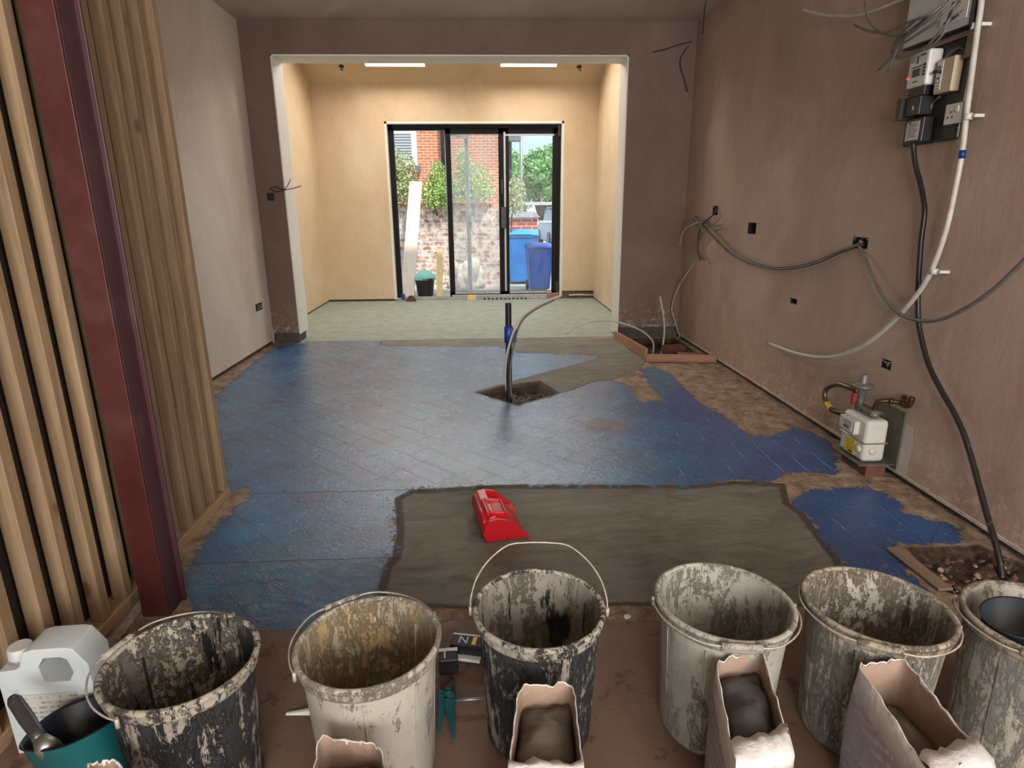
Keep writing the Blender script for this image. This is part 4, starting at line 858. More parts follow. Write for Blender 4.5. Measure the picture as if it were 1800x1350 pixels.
# electricity meter
em, q = wobj('electricity_meter', (1596, 92, 1630, 152), .021, .085, 'white', 'white electricity meter with a small display and red light on the black board', 'electricity meter', bev=.010)
wpart(em, 'display', q, .0855, .088, .30, .68, .30, .52, 'lcd'); 
lt = NT('red status light'); lt.out((.8, .02, .02), .3, None, Emission_Color=(1, .03, .03, 1), Emission_Strength=1.6); M['led'] = lt.m
wpart(em, 'status_light', q, .0855, .0875, .04, .12, .28, .33, 'led', 0)
for k in range(4): wpart(em, 'button', q, .0855, .088, .80, .92, .28+k*.09, .34+k*.09, 'ink', 0)
for k in range(5): wpart(em, 'text_line', q, .0855, .0865, .10, .34-.03*(k % 2), .92-k*.045, .935-k*.045, 'ink', 0)
wpart(em, 'text_line', q, .0855, .0865, .44, .50, .66, .88, 'ink', 0); wpart(em, 'text_line', q, .0855, .0865, .58, .84, .86, .90, 'ink', 0); wpart(em, 'text_line', q, .0855, .0865, .2, .7, .56, .59, 'ink', 0); wpart(em, 'text_line', q, .0855, .0865, .35, .6, .14, .17, 'ink', 0)
# isolator
iso, q = wobj('isolator_switch', (1645, 103, 1674, 162), .021, .060, 'cream', 'cream isolator switch right of the white electricity meter', 'isolator switch', bev=.003)
wpart(iso, 'front_panel', q, .0605, .063, .05, .40, .1, .95, 'white'); wpart(iso, 'toggle', q, .063, .078, .0, .32, .62, .70, 'black')
for k in range(3): wpart(iso, 'terminal', q, .063, .065, .16+.1*(k % 2), .28+.1*(k % 2), .42+k*.16, .48+k*.16, 'ink', 0)
for k in range(3): wpart(iso, 'marking', q, .063, .0642, .10, .34, .14+k*.085, .16+k*.085, 'redp', 0)
# service fuse carrier and cut-out
sf, q = wobj('fuse_carrier', (1586, 172, 1616, 204), .021, .085, 'black', 'glossy black fuse carrier below the electricity meter', 'fuse carrier', bev=.003)
wpart(sf, 'end_block', q, .03, .098, -.18, .12, -.12, 1.05, 'black'); wpart(sf, 'marking', q, .0855, .0865, .62, .68, .30, .52, 'whitebox', 0)
b = MB(); b.box((XR-.075, q[0], q[3]+.002), (XR-.022, q[1]-.01, q[3]+.05)); b.build('terminal_cover', M['black'], sf, .003)
so, q = wobj('service_cutout', (1593, 208, 1621, 250), .021, .070, 'black', 'black service cut-out with a white notice label, feeding the black cable', 'service cut-out', bev=.004)
wpart(so, 'notice_label', q, .0705, .0715, .02, .80, .10, .86, 'whitebox', 0)
for k in range(7): wpart(so, 'text_line', q, .0716, .0722, .12, .70-.08*(k % 3), .74-k*.085, .765-k*.085, 'ink', 0)
wpart(so, 'text_line', q, .0716, .0722, .12, .30, .78, .83, 'ink', 0)
# double socket
sk, q = wobj('socket_outlet', (1661, 182, 1691, 217), .021, .045, 'white', 'white double socket outlet at the right of the black board', 'socket outlet', bev=.002)
for (u, v) in ((.34, .58), (.22, .32), (.46, .32)): wpart(sk, 'pin_hole', q, .0452, .0458, u-.03, u+.03, v-.05, v+.07, 'ink', 0)
wpart(sk, 'rocker', q, .0452, .050, .62, .80, .55, .85, 'white', .001)
mc, q = wobj('connector_block', (1697, 62, 1707, 100), .021, .05, 'cast', 'small grey connector block beside the white pipe under the enclosure', 'connector block', bev=.002)
def cable(name, path, r, mat, label, cat='cable', sub=6, n=8, group=None, ends=0):
    """path: (x, y, distance off the right wall)"""
    P_ = spline([rw(x, y, o_) for x, y, o_ in path], sub); b = MB(); b.tube(P_, r, n)
    for e in range(ends):   # bare conductors
        d = (P_[-1]-P_[-2]).normalized(); b.tube([P_[-1], P_[-1]+d*.02+Vector((0, .006*(e-1), .003))], .0012, 5)
    return tag(b.build(name, M[mat]), label, cat, group)
cable('cable', [(1652, 170, .035), (1640, 180, .03), (1636, 192, .03)], .004, 'grey_cable', 'short grey cable curling below the cream isolator', n=6)
cable('cable', [(1660, 104, .03), (1672, 92, .03), (1686, 84, .03), (1697, 88, .03), (1704, 100, .028), (1700, 130, .028), (1694, 160, .028), (1690, 182, .028)], .0045, 'grey_cable', 'grey cable looping over the cream isolator to the socket outlet')
cable('service_cable', [(1605, 250, .045), (1606, 264, .04), (1609, 290, .035), (1617, 320, .03), (1623, 350, .03), (1625, 375, .03), (1620, 415, .03), (1617, 450, .03), (1614, 500, .03), (1614, 560, .03), (1621, 600, .03), (1634, 645, .035), (1656, 689, .04), (1675, 722, .04), (1692, 758, .04), (1706, 800, .045), (1720, 850, .06), (1735, 905, .08), (1750, 955, .10), (1758, 990, .11), (1762, 1018, .12)], .0115, 'black_cable', 'thick black cable running down the right wall from the service cut-out to the floor', n=10)
cable('pipe', [(1728, -30, .05), (1723, 20, .045), (1717, 60, .042), (1708, 130, .04), (1699, 200, .04), (1692, 262, .04), (1682, 318, .04), (1663, 404, .04), (1638, 474, .045), (1611, 519, .05), (1565, 570, .05), (1511, 611, .05), (1457, 628, .05), (1403, 622, .05), (1352, 604, .05)], .0115, 'white_pipe', 'white plastic pipe hanging down the right wall in a long curve left', 'pipe', n=10)
for (x, y, off, lab) in [(1714, 46, .04, 'white pipe clip beside the pale enclosure'), (1702, 205, .04, 'white pipe clip beside the double socket outlet'), (1642, 477, .045, 'white pipe clip where the white pipe starts to curve')]:
    p_ = rw(x, y, off); b = MB(); b.tube([p_+Vector((0, .0, -.012)), p_+Vector((0, 0, .012))], .0155, 12); b.box(p_+Vector((0, -.035, -.006)), p_+Vector((off, .012, .006))); tag(b.build('pipe_clip', M['white']), lab, 'pipe clip')
p0_, p1_ = rw(1692.5, 264, .04), rw(1690, 279, .04); b = MB(); b.tube([p0_, p1_], .0125, 12); tag(b.build('blue_tape', M['blue_tape']), 'band of blue tape round the white pipe on the right wall', 'tape')
cable('pipe', [(1408, 17, .05), (1440, 25, .055), (1475, 29, .06), (1510, 27, .07), (1545, 16, .08), (1590, -4, .09), (1620, -25, .09)], .0085, 'white_pipe', 'white plastic pipe jutting left from above the pale enclosure', 'pipe')
cable('cable', [(1236, 385, .03), (1258, 408, .03), (1290, 441, .03), (1338, 464, .035), (1381, 469, .035), (1432, 459, .03), (1475, 441, .02), (1508, 430, .0)], .0062, 'grey_cable', 'upper grey cable sagging along the right wall between the corner and the wide back box')
cable('cable', [(1228, 388, .03), (1250, 412, .03), (1286, 447, .03), (1336, 468, .04), (1381, 473, .04), (1434, 463, .035), (1477, 444, .02), (1509, 432, .0)], .0055, 'dark_cable', 'lower darker cable sagging beside the grey one from the corner to the wide back box')
cable('cable', [(1510, 432, .0), (1520, 450, .02), (1533, 483, .04), (1554, 523, .06), (1583, 552, .065), (1619, 564, .07), (1655, 561, .08), (1699, 541, .09), (1746, 509, .10), (1800, 458, .11), (1850, 405, .11)], .0085, 'grey_cable', 'thick grey cable hanging from the wide back box to the right edge', n=10)
# bundle of loose cables over the enclosure
loose = [([(1690, -12, .11), (1650, 15, .15), (1610, 45, .17), (1575, 75, .17), (1568, 98, .165), (1590, 100, .16), (1625, 82, .15)], 'topmost loop of the loose grey cables hanging over the pale enclosure'),
         ([(1680, -8, .12), (1640, 30, .17), (1598, 55, .18), (1560, 62, .18), (1530, 40, .17), (1520, 8, .16)], 'grey cable of the loose bunch rising furthest left to a loose end'),
         ([(1675, -5, .12), (1635, 25, .18), (1600, 38, .19), (1560, 56, .185), (1530, 55, .18), (1504, 45, .175)], 'grey cable of the loose bunch reaching level to the left'),
         ([(1685, 0, .12), (1650, 35, .17), (1610, 62, .18), (1580, 82, .175), (1562, 105, .17), (1545, 122, .165)], 'grey cable of the loose bunch ending lowest left of the white meter'),
         ([(1670, 0, .12), (1640, 25, .17), (1612, 50, .18), (1585, 72, .175), (1572, 98, .17), (1563, 120, .165)], 'grey cable of the loose bunch hanging just left of the white meter'),
         ([(1688, 2, .12), (1665, 40, .16), (1640, 70, .165), (1620, 88, .16), (1590, 98, .16), (1570, 90, .165), (1578, 65, .17), (1610, 35, .16)], 'grey cable of the loose bunch coiled back on itself'),
         ([(1676, 4, .12), (1668, 30, .14), (1660, 55, .15), (1645, 74, .155), (1628, 86, .155)], 'grey cable of the loose bunch dropping straight in front of the enclosure'),
         ([(1660, 42, .12), (1672, 35, .14), (1688, 22, .16)], 'short stub of grey cable pointing up right before the enclosure')]
for path, lab in loose: cable('cable', path, .0055, 'grey_cable', lab, group=None, n=7, ends=3)
# steel back boxes in the recesses with wires
def backbox(h, lab, wires=0, seed=1):
    y0, y1, z0, z1 = h; root = empty('back_box', (XR+.02, (y0+y1)/2, (z0+z1)/2), lab, 'back box'); w_, hh = (y1-y0)/2-.001, (z1-z0)/2-.001; b = MB()
    for a, c in (((-.018, -w_, -hh), (.024, -w_+.002, hh)), ((-.018, w_-.002, -hh), (.024, w_, hh)), ((-.018, -w_, -hh), (.024, w_, -hh+.002)), ((-.018, -w_, hh-.002), (.024, w_, hh)), ((.022, -w_, -hh), (.024, w_, hh))): b.box(a, c)
    b.build('shell', M['hole'], root); r_ = random.Random(seed)
    for k in range(wires):
        b = MB(); q = [Vector((.02, r_.uniform(-w_, w_)*.6, r_.uniform(-hh, hh)*.7)) for _ in range(2)]; q = [q[0], Vector((-.012, q[0].y*.4, q[0].z+.01)), Vector((-.016, q[1].y, q[1].z)), Vector((-.002, q[1].y*.6, -hh*.6))]; b.tube(spline(q, 5), .0022, 6); b.build('wire', M['wire' if k % 2 else 'grey_cable'], root)
    if wires:
        for s_ in (-1, 1): b = MB(); b.box((-.019, s_*w_*.8-.004, hh-.012), (-.014, s_*w_*.8+.004, hh-.004)); b.build('lug', M['steel'], root)
backbox(RH[0], 'wide dark back box in the right wall where the grey cables meet', 4, 1)
backbox(RH[1], 'small empty dark back box in the right wall, left of the cable junction', 0, 2)
backbox(RH[2], 'smallest dark back box low on the right wall, under the sagging cable', 0, 3)
backbox(RH[3], 'dark back box above the gas meter with loose wires inside', 4, 4)
backbox(RH[4], 'narrow dark back box near the far corner of the right wall', 2, 5)
def lbox(x, y, w_, h_, lab, off=.002):   # recess-like shallow box on other walls
    return None
p_ = on(1, YB, 476, 346); b = MB(); b.box((p_.x-.034, YB-.004, p_.z-.036), (p_.x+.034, YB+.002, p_.z+.036)); o = b.build('back_box', M['hole']); tag(o, 'dark square back box on the brown wall left of the opening', 'back box')
p_ = on(0, XL, 455, 539); root = empty('back_box', p_, 'small dark back box low on the pale left wall', 'back box')
b = MB(); b.box((-.002, -.085, -.035), (.004, .075, .032)); b.build('shell', M['hole'], root)
for k in range(3):
    b = MB(); b.tube(spline([Vector((.003, -.05+.05*k, -.02)), Vector((.015, -.03+.04*k, .0)), Vector((.006, -.045+.05*k, .02))], 4), .003, 6); b.build('wire', M['wire'], root)
def wcable(name, plane, path, r, mat, lab, n=6, cat='cable'):
    b = MB(); b.tube(spline([on(1, plane+d, x, y) for x, y, d in path], 6), r, n); return tag(b.build(name, M[mat]), lab, cat)
wcable('cable', YB, [(476, 330, -.003), (486, 328, -.03), (497, 334, -.06), (505, 327, -.09), (511, 315, -.11)], .0042, 'dark_cable', 'dark cable end pointing up beside the left jamb of the opening')
wcable('cable', YB, [(474, 331, -.003), (485, 337, -.04), (500, 334, -.07), (516, 331, -.10), (529, 327, -.13)], .0042, 'dark_cable', 'dark cable end pointing right beside the left jamb of the opening')
wcable('cable', YB, [(1148, 91, -.05), (1170, 86, -.04), (1195, 78, -.03), (1217, 73, -.02)], .0045, 'dark_cable', 'thin dark cable lying level at the top right of the brown wall')
wcable('cable', YB, [(1210, 82, -.02), (1199, 97, -.03), (1196, 115, -.03), (1203, 138, -.03), (1209, 162, -.03)], .0045, 'dark_cable', 'thin dark cable hanging in a curve at the top right corner')
wcable('cable', YB, [(1244, -15, -.6), (1240, 8, -.6), (1237, 35, -.5), (1235, 60, -.42)], .005, 'dark_cable', 'pair-thin dark cable hanging from the ceiling in the far right corner')
# junction of cables in the far right corner
cable('cable', [(1258, 364, .01), (1257, 374, .04), (1244, 386, .045), (1234, 396, .04), (1228, 415, .04), (1227, 440, .04), (1232, 456, .035)], .0065, 'dark_cable', 'dark cable from the narrow corner back box down the corner bundle')
cable('cable', [(1222, 380, .03), (1232, 392, .05), (1233, 412, .05), (1229, 436, .05), (1238, 458, .04)], .006, 'grey_cable', 'grey cable hanging in the corner bundle, its front one')
cable('cable', [(1218, 384, .04), (1228, 400, .06), (1236, 410, .06), (1226, 428, .05), (1232, 450, .05), (1240, 456, .05)], .0055, 'grey_cable', 'grey cable twisted round the corner bundle')
cable('cable', [(1238, 384, .035), (1254, 396, .04), (1268, 396, .04), (1266, 403, .04), (1254, 406, .04)], .004, 'grey_cable', 'small grey cable curl right of the corner bundle')
wcable('cable', YB, [(1236, 388, -.6), (1222, 393, -.55), (1207, 400, -.45), (1198, 415, -.38), (1195, 432, -.34)], .005, 'wire', 'pale wire curving left out of the corner bundle')
wcable('cable', YB, [(1226, 452, -.42), (1208, 480, -.25), (1191, 508, -.12), (1181, 540, -.07), (1184, 558, -.07), (1190, 577, -.07), (1198, 602, -.09)], .0052, 'white_pipe', 'pale cable running from the corner bundle down into the shuttering box')
# wires through the sloping ceiling
def cw(x, y, lab):
    d = ray(x, y); n_ = Vector((0, SL, 1)); k = EZ+SL*YF; tt_ = (k-n_.dot(CAM))/n_.dot(d); p_ = CAM+d*tt_; root = empty('ceiling_wire', p_, lab, 'wire')
    b = MB(); b.lathe([(.034, 0), (.034, .004)], 18, cap0=True, m=Matrix.Rotation(-math.atan(SL), 4, 'X') @ Matrix.Translation((0, 0, -.005))); b.build('hole', M['hole'], root)
    b = MB(); b.tube(spline([(0, 0, 0), (.02, -.02, -.03), (-.01, -.03, -.045), (.03, -.03, -.06)], 5), .005, 6); b.build('wire', M['dark_cable'], root)
cw(600, 116, 'dark wire end in the sloping ceiling left of the roof lights'); cw(1018, 117, 'dark wire end in the sloping ceiling right of the roof lights')
# ================================================================== SMALL THINGS BETWEEN THE BUCKETS
def boxat(name, cen, size, rz, mat, label, cat, cap=None):
    root = empty(name, (cen.x, cen.y, 0), label, cat, rz=rz); b = MB(); b.box((-size[0]/2, -size[1]/2, .001), (size[0]/2, size[1]/2, size[2])); b.build('body', M[mat], root, .003)
    return root
M['tubeblack'] = plain('black printed card', (.012, .012, .014), (.02, .02, .022), .25)
def letter(par, txt, size, loc, rot, mat):
    cu_ = bpy.data.curves.new('lettering', 'FONT'); cu_.body = txt; cu_.size = size; cu_.extrude = .0004; cu_.align_x = 'CENTER'; cu_.align_y = 'CENTER'
    o = bpy.data.objects.new('lettering', cu_); C.objects.link(o); bpy.context.view_layer.update()
    nm = bpy.data.meshes.new_from_object(o.evaluated_get(bpy.context.evaluated_depsgraph_get())); bpy.data.objects.remove(o)
    o = bpy.data.objects.new('lettering', nm); C.objects.link(o); nm.materials.append(M[mat]); o.parent = par; o.location = loc; o.rotation_euler = rot; return o
A1 = boxat('tool_box', fl(830, 1150), (.125, .052, .048), math.radians(-12), 'tubeblack', 'black box with a white letter N, on the board floor between two buckets', 'box')
letter(A1, 'N', .042, (-.026, 0, .0485), (0, 0, 0), 'whitebox'); b = MB(); b.box((-.0625, .022, .046), (.0625, .0265, .0494)); b.build('pale_edge', M['white'], A1)
b = MB(); b.box((.002, -.016, .0478), (.014, .018, .0486)); b.build('gold_band', M['yellow'], A1)
A2 = boxat('tool_box', fl(789, 1176), (.055, .05, .052), math.radians(4), 'tubeblack', 'small black box with a white stripe beside the pale bucket, before the lettered one', 'box')
b = MB(); b.box((-.0275, .014, .046), (.0275, .0255, .0535)); b.build('pale_edge', M['white'], A2); letter(A2, 'I', .040, (-.010, -.004, .0525), (0, 0, 0), 'white')
s0, s1 = fl(800, 1160), fl(845, 1166); b = MB(); b.beam((s0.x, s0.y, .012), (s1.x, s1.y, .012), .022, .010); tag(b.build('white_strip', M['white'], None, .002), 'white plastic strip lying in front of the lettered black box', 'strip')
mixer = empty('mixing_paddle', fl(785, 1225), 'teal bladed mixing paddle with a steel rod, lying between two buckets', 'mixing paddle')
o0 = mixer.location; g = lambda x, y, z_: fl(x, y, z_)-o0
b = MB(); b.tube([g(785, 1232, .02), g(870, 1227, .02)], .0045, 8); b.build('rod', M['steel'], mixer)
b = MB(); b.tube([g(776, 1226, .022), g(800, 1226, .022)], .016, 12); b.build('hub', M['glove'], mixer)
for k, (p, q, w_) in enumerate((((790, 1232, .03), (797, 1300, .006), .030), ((780, 1218, .03), (772, 1290, .010), .028), ((786, 1215, .03), (800, 1196, .012), .02))):
    a, c = g(*p), g(*q); d = (c-a); sd = d.cross(Vector((0, 0, 1))).normalized(); b = MB(); b.hexa([a-sd*w_*.5, a+sd*w_*.5, c+sd*.003, c-sd*.003, a-sd*w_*.5+Vector((0, 0, .004)), a+sd*w_*.5+Vector((0, 0, .012)), c+sd*.003+Vector((0, 0, .003)), c-sd*.003+Vector((0, 0, .003))]); b.build('blade', M['glove'], mixer, .001)
b = MB(); p_ = fl(523, 1254); b.lathe([(.0, .0)], 3) if 0 else None; b.hexa([(p_.x-.03, p_.y-.006, 0), (p_.x+.05, p_.y-.010, 0), (p_.x+.05, p_.y+.010, 0), (p_.x-.03, p_.y+.004, 0), (p_.x-.03, p_.y-.004, .004), (p_.x+.05, p_.y-.006, .014), (p_.x+.05, p_.y+.006, .014), (p_.x-.03, p_.y+.003, .004)])
tag(b.build('plaster_sliver', M['white'], None, .001), 'white sliver poking out left of the pale bucket base', 'plaster piece')
# dark crack lump at the edge of the screed
p_ = fl(1100, 1080); ob('plaster_crumb', (p_.x, p_.y-.02, .006), (.022, .014, .012), (.2, .3, .5), 'white', 'white plaster crumb at the front edge of the screed, right of the raised handle', 'crumb')
# ================================================================== GLAZED DOORS
YD = YF+.10
def dx(x): return on(1, YD, x, 370).x
dr = empty('door_1', ((DXL+DXR)/2, YD, .0)); struct(dr); DX0 = (DXL+DXR)/2
def dbar(name, x0, x1, z0, z1, y0, y1, mat, par=dr, bev=.004):
    b = MB(); b.box((x0-DX0, y0, z0), (x1-DX0, y1, z1)); return b.build(name, M[mat], par, bev)
zt_, zb_ = DZ-.03, .035
L0, L1 = DXL+.03, DXR-.03
dbar('frame', L0, L0+.075, zb_, zt_, -.01, .07, 'frame_black'); dbar('frame', L1-.06, L1, zb_, zt_, -.01, .07, 'frame_black'); dbar('frame', L0, L1, zt_-.075, zt_, -.01, .07, 'frame_black')
dbar('threshold', L0, L1, .0, .035, -.03, .09, 'steel')
m0, m1, m2, m3 = dx(787), dx(799), dx(880), dx(892)
l0, l1 = m0, (m2+m3)/2   # middle leaf
def leaf(a, c, name, glassm, kind):
    lf = MB(); w_ = .072
    lf.box((a-DX0, -.02, zb_), (a+w_-DX0, .045, zt_-.05)); lf.box((c-w_-DX0, -.02, zb_), (c-DX0, .045, zt_-.05)); lf.box((a-DX0, -.02, zt_-.125), (c-DX0, .045, zt_-.05)); lf.box((a-DX0, -.02, zb_), (c-DX0, .045, zb_+.075))
    o = lf.build(name, M['frame_black'], dr, .004)
    b = MB(); b.box((a+w_-DX0, -.024, zb_+.045), (c-w_-DX0, -.019, zb_+.075)); b.build('bead', M['frame_grey'], o)
    b = MB(); y_ = .014; b.face([(a+w_-.01-DX0, y_, zb_+.06), (c-w_+.01-DX0, y_, zb_+.06), (c-w_+.01-DX0, y_, zt_-.11), (a+w_-.01-DX0, y_, zt_-.11)]); b.build('pane', glassm, o); return o
lm = leaf(l0, l1, 'middle_leaf', M['glass_hazy'], 0); lr = leaf(l1+.002, L1-.045, 'right_leaf', M['glass'], 1)
dbar('grey_seal', l1+.002, l1+.030, zb_+.08, zt_-.10, -.028, -.021, 'frame_grey', lr); dbar('grey_seal', l1+.03, L1-.10, zt_-.155, zt_-.130, -.028, -.021, 'frame_grey', lr); dbar('bottom_rail_cover', l0+.02, L1-.05, zb_+.0, zb_+.030, -.030, -.021, 'frame_grey', lm)
hz_ = on(1, YD, 890, 380).z; dbar('handle_block', l1-.045, l1+.03, hz_-.17, hz_+.13, -.06, -.021, 'black', lm); dbar('lever', l1-.028, l1-.012, hz_-.02, hz_+.0, -.085, -.06, 'black', lm)
hz_ = on(1, YD, 884, 328).z; dbar('latch', l1-.04, l1-.015, hz_-.10, hz_+.10, -.035, -.021, 'black', lm)
hz_ = on(1, YD, 985, 228).z; dbar('hinge', L1-.05, L1-.01, hz_-.09, hz_+.13, -.03, -.010, 'black')
dbar('hinge_plate', L1-.055, L1-.02, .03, .25, -.03, -.010, 'black')
# third leaf swung out on the middle leaf, seen through the glass
a_ = math.radians(66); hx = l0+.03; fold = empty('folded_leaf', (hx-DX0, .06, 0)); fold.parent = dr; fold.rotation_euler = (0, 0, a_*1.0)
Wl = m0-L0-.09
for nm_, q0, q1 in (('stile', (0, 0, zb_+.01), (.055, .05, zt_-.06)), ('stile', (Wl-.055, 0, zb_+.01), (Wl, .05, zt_-.06)), ('rail', (0, 0, zt_-.12), (Wl, .05, zt_-.06)), ('rail', (0, 0, zb_+.01), (Wl, .05, zb_+.08))):
    b = MB(); b.box(q0, q1); b.build(nm_, M['frame_grey'], fold, .003)
b = MB(); b.face([(.05, .025, zb_+.07), (Wl-.05, .025, zb_+.07), (Wl-.05, .025, zt_-.11), (.05, .025, zt_-.11)]); b.build('pane', M['glass'], fold)
b = MB(); b.box((Wl-.045, -.03, 1.02), (Wl-.015, 0, 1.22)); b.box((Wl-.13, -.05, 1.12), (Wl-.02, -.03, 1.14)); b.build('handle', M['frame_grey'], fold, .002)
# rubble, packers and offcuts along the threshold
def thr(x, y, size, mat, lab, cat='packer', rz=0., name='packer'):
    p = on(1, YF-.03, x, y); return ob(name, (p.x, YF-.03, max(p.z, size[2]/2+.001)), size, (0, 0, rz), mat, lab, cat, None, .002)
thr(709, 522, (.05, .03, .09), 'blue_tape', 'small blue packer at the left foot of the door opening', name='packer')
b = MB(); p_ = on(1, YF-.06, 722, 526); b.prism([(-.075, 0), (.085, 0), (.06, .055), (.02, .085), (-.03, .07)], -.03, .03, m=Matrix.Translation((p_.x, YF-.07, .004)) @ Matrix.Rotation(PI/2, 4, 'X')); tag(b.build('stone', M['brass'] if 0 else M['loose_brick'], None, .006), 'brown stone at the left foot of the door opening, beside the blue packer', 'stone')
thr(829, 523, (.13, .05, .075), 'yellowwood', 'pale timber block under the middle door leaf', 'timber block', name='timber_block'); thr(972, 519, (.16, .05, .075), 'shutter', 'reddish timber block under the right door leaf', 'timber block', name='timber_block')
b = MB()
for k in range(11):
    x_ = on(1, YF-.02, 852+k*7.2, 528).x; b.box((x_-.014, YF-.035, .002), (x_+.016, YF-.005, .022+.008*rr.random()))
tag(b.build('mortar_crumbs', M['masonry']), 'dark mortar crumbs along the threshold under the door', 'mortar crumbs', kind='stuff')
b = MB(); q = [on(1, YF-.03, x, y) for x, y in ((1000, 519), (1018, 518), (1044, 519))]; b.tube(q, .012, 8); tag(b.build('pipe', M['white_pipe']), 'short white pipe on the exposed bricks right of the door', 'pipe')
b = MB(); q = [on(0, EXR-.03, x, y) for x, y in ((1050, 508), (1049, 527))]; b.tube(q, .006, 6); tag(b.build('pipe', M['white_pipe']), 'thin white pipe in the far right corner of the extension', 'pipe')
# ================================================================== OUTSIDE
ZG = -.10
M['ground'] = plain('pale dusty concrete yard', (.55, .52, .47), (.42, .39, .35), .9, 3, bump=.3, world=True)
b = MB(); b.box((-14, YF+.30, ZG-.3), (16, 80, ZG)); struct(b.build('ground', M['ground']))
def bwall(name, a, c, mat, label, cat='wall', par=None):
    b = MB(); b.box(a, c); o = b.build(name, M[mat], par); 
    return tag(o, label, cat) if label else o
YW = 11.9; xw1 = on(1, YW, 893, 400).x
gw = empty('garden_wall', (-1.5, YW, ZG), 'old lime washed brick garden wall behind the open door, greenery over its top', 'garden wall')
b = MB(); b.box((-3.2, 0, 0), (xw1+1.5-.09, .23, 1.46)); b.build('brickwork', M['brick_old'], gw)
b = MB()
for k in range(int((xw1+1.5+3.1)/.232)): b.box((-3.2+k*.232, -.02, 1.46), (-3.2+k*.232+.22, .25, 1.46+.06+.012*rr.random()))
b.build('coping', M['brick_house'], gw, .006)
# foliage
def leafmat(name, a, b_, c_):
    t = NT(name); r = t.n('ShaderNodeNewGeometry').outputs['Random Per Island']
    col = t.ramp(r, [(.0, a), (.5, b_), (1., c_)]); return t.out(col, .6, None, Subsurface_Weight=0.)
M['leaf1'] = leafmat('bright ivy leaves', (.16, .32, .07), (.32, .52, .14), (.52, .68, .28)); M['leaf2'] = leafmat('fresh tree leaves', (.10, .26, .07), (.20, .42, .13), (.38, .58, .24)); M['leaf3'] = leafmat('olive dry leaves', (.20, .25, .10), (.40, .46, .22), (.60, .60, .38))
M['bark'] = plain('bark', (.12, .09, .06), (.07, .05, .035), .9, 8, bump=.6)
def leaves(b, cen, rad, n, size, r_):
    for _ in range(n):
        while True:
            q = Vector((r_.uniform(-1, 1), r_.uniform(-1, 1), r_.uniform(-1, 1)))
            if q.length < 1: break
        q = q * (.55+.45*r_.random())/max(.35, q.length)*q.length if 0 else q
        p = Vector(cen) + Vector((q.x*rad[0], q.y*rad[1], q.z*rad[2])); s_ = size*r_.uniform(.6, 1.3)
        u = Vector((r_.gauss(0, 1), r_.gauss(0, 1), r_.gauss(0, 1))).normalized(); v = u.orthogonal().normalized(); w_ = Matrix.Rotation(r_.uniform(0, 6.28), 4, u) @ v
        x_ = u.cross(w_); b.face([p-w_*s_*.5, p+x_*s_*.32, p+w_*s_*.5, p-x_*s_*.32])
def shrub(name, blobs, n, size, mat, label, cat, stem, seed, group=None):
    r_ = random.Random(seed); root = empty(name, stem[0], label, cat, group); o0 = Vector(stem[0]); b = MB()
    for (x, y, z_, rx, ry, rz_) in blobs: leaves(b, Vector((x, y, z_))-o0, (rx, ry, rz_), int(n*rx*rz_), size, r_)
    b.build('foliage', M[mat], root, fix=False)
    b = MB()
    for e in stem[1:]: b.tube(spline([Vector((0, 0, 0)), (Vector(e)-o0)*.5+Vector((r_.uniform(-.1, .1), 0, 0)), Vector(e)-o0], 4), [max(.3, 1-.06*k)*stem_r for k in range(9)], 6)
    b.build('stem', M['bark'], root); return root
stem_r = .02
g1 = on(1, YW+.1, 705, 305); g2 = on(1, YW+.1, 768, 330); g3 = on(1, YW+.1, 830, 315); g4 = on(1, YW+.1, 905, 345)
shrub('ivy', [(g1.x-.05, YW+.1, g1.z, .36, .3, .42), (g1.x-.02, YW-.08, g1.z-.25, .30, .2, .35), (g1.x-.35, YW, g1.z+.1, .4, .3, .5), (g1.x+.15, YW-.1, g1.z-.42, .22, .16, .16)], 9500, .052, 'leaf3', 'olive ivy bush hanging over the garden wall at the left of the door', 'ivy', [(g1.x-.2, YW-.12, 1.2), (g1.x, YW+.1, g1.z+.2), (g1.x-.3, YW+.1, g1.z+.3)], 1, 'greenery over the garden wall')
shrub('ivy', [(g2.x, YW+.05, g2.z-.05, .30, .25, .28), (g2.x+.02, YW+.05, g2.z+.25, .16, .2, .25), (g2.x-.02, YW-.1, g2.z-.20, .36, .2, .20), (g2.x+.22, YW-.05, g2.z-.05, .2, .2, .3)], 11000, .046, 'leaf1', 'bright green shrub on the garden wall, between the plank and the middle leaf', 'ivy', [(g2.x, YW-.08, 1.2), (g2.x, YW+.1, g2.z+.3)], 2, 'greenery over the garden wall')
shrub('ivy', [(g3.x, YW+.05, g3.z-.05, .42, .25, .34), (g3.x-.15, YW+.05, g3.z+.3, .16, .2, .25), (g3.x, YW-.1, g3.z-.25, .45, .2, .2)], 9000, .05, 'leaf1', 'green shrub seen through the smeared middle pane', 'ivy', [(g3.x, YW-.08, 1.2), (g3.x-.1, YW+.1, g3.z+.3)], 3, 'greenery over the garden wall')
shrub('ivy', [(g4.x+.03, YW+.1, g4.z, .20, .2, .36)], 9000, .05, 'leaf3', 'small shrub at the left edge of the right pane', 'ivy', [(g4.x+.03, YW+.1, ZG), (g4.x, YW+.1, g4.z+.2)], 4, 'greenery over the garden wall')
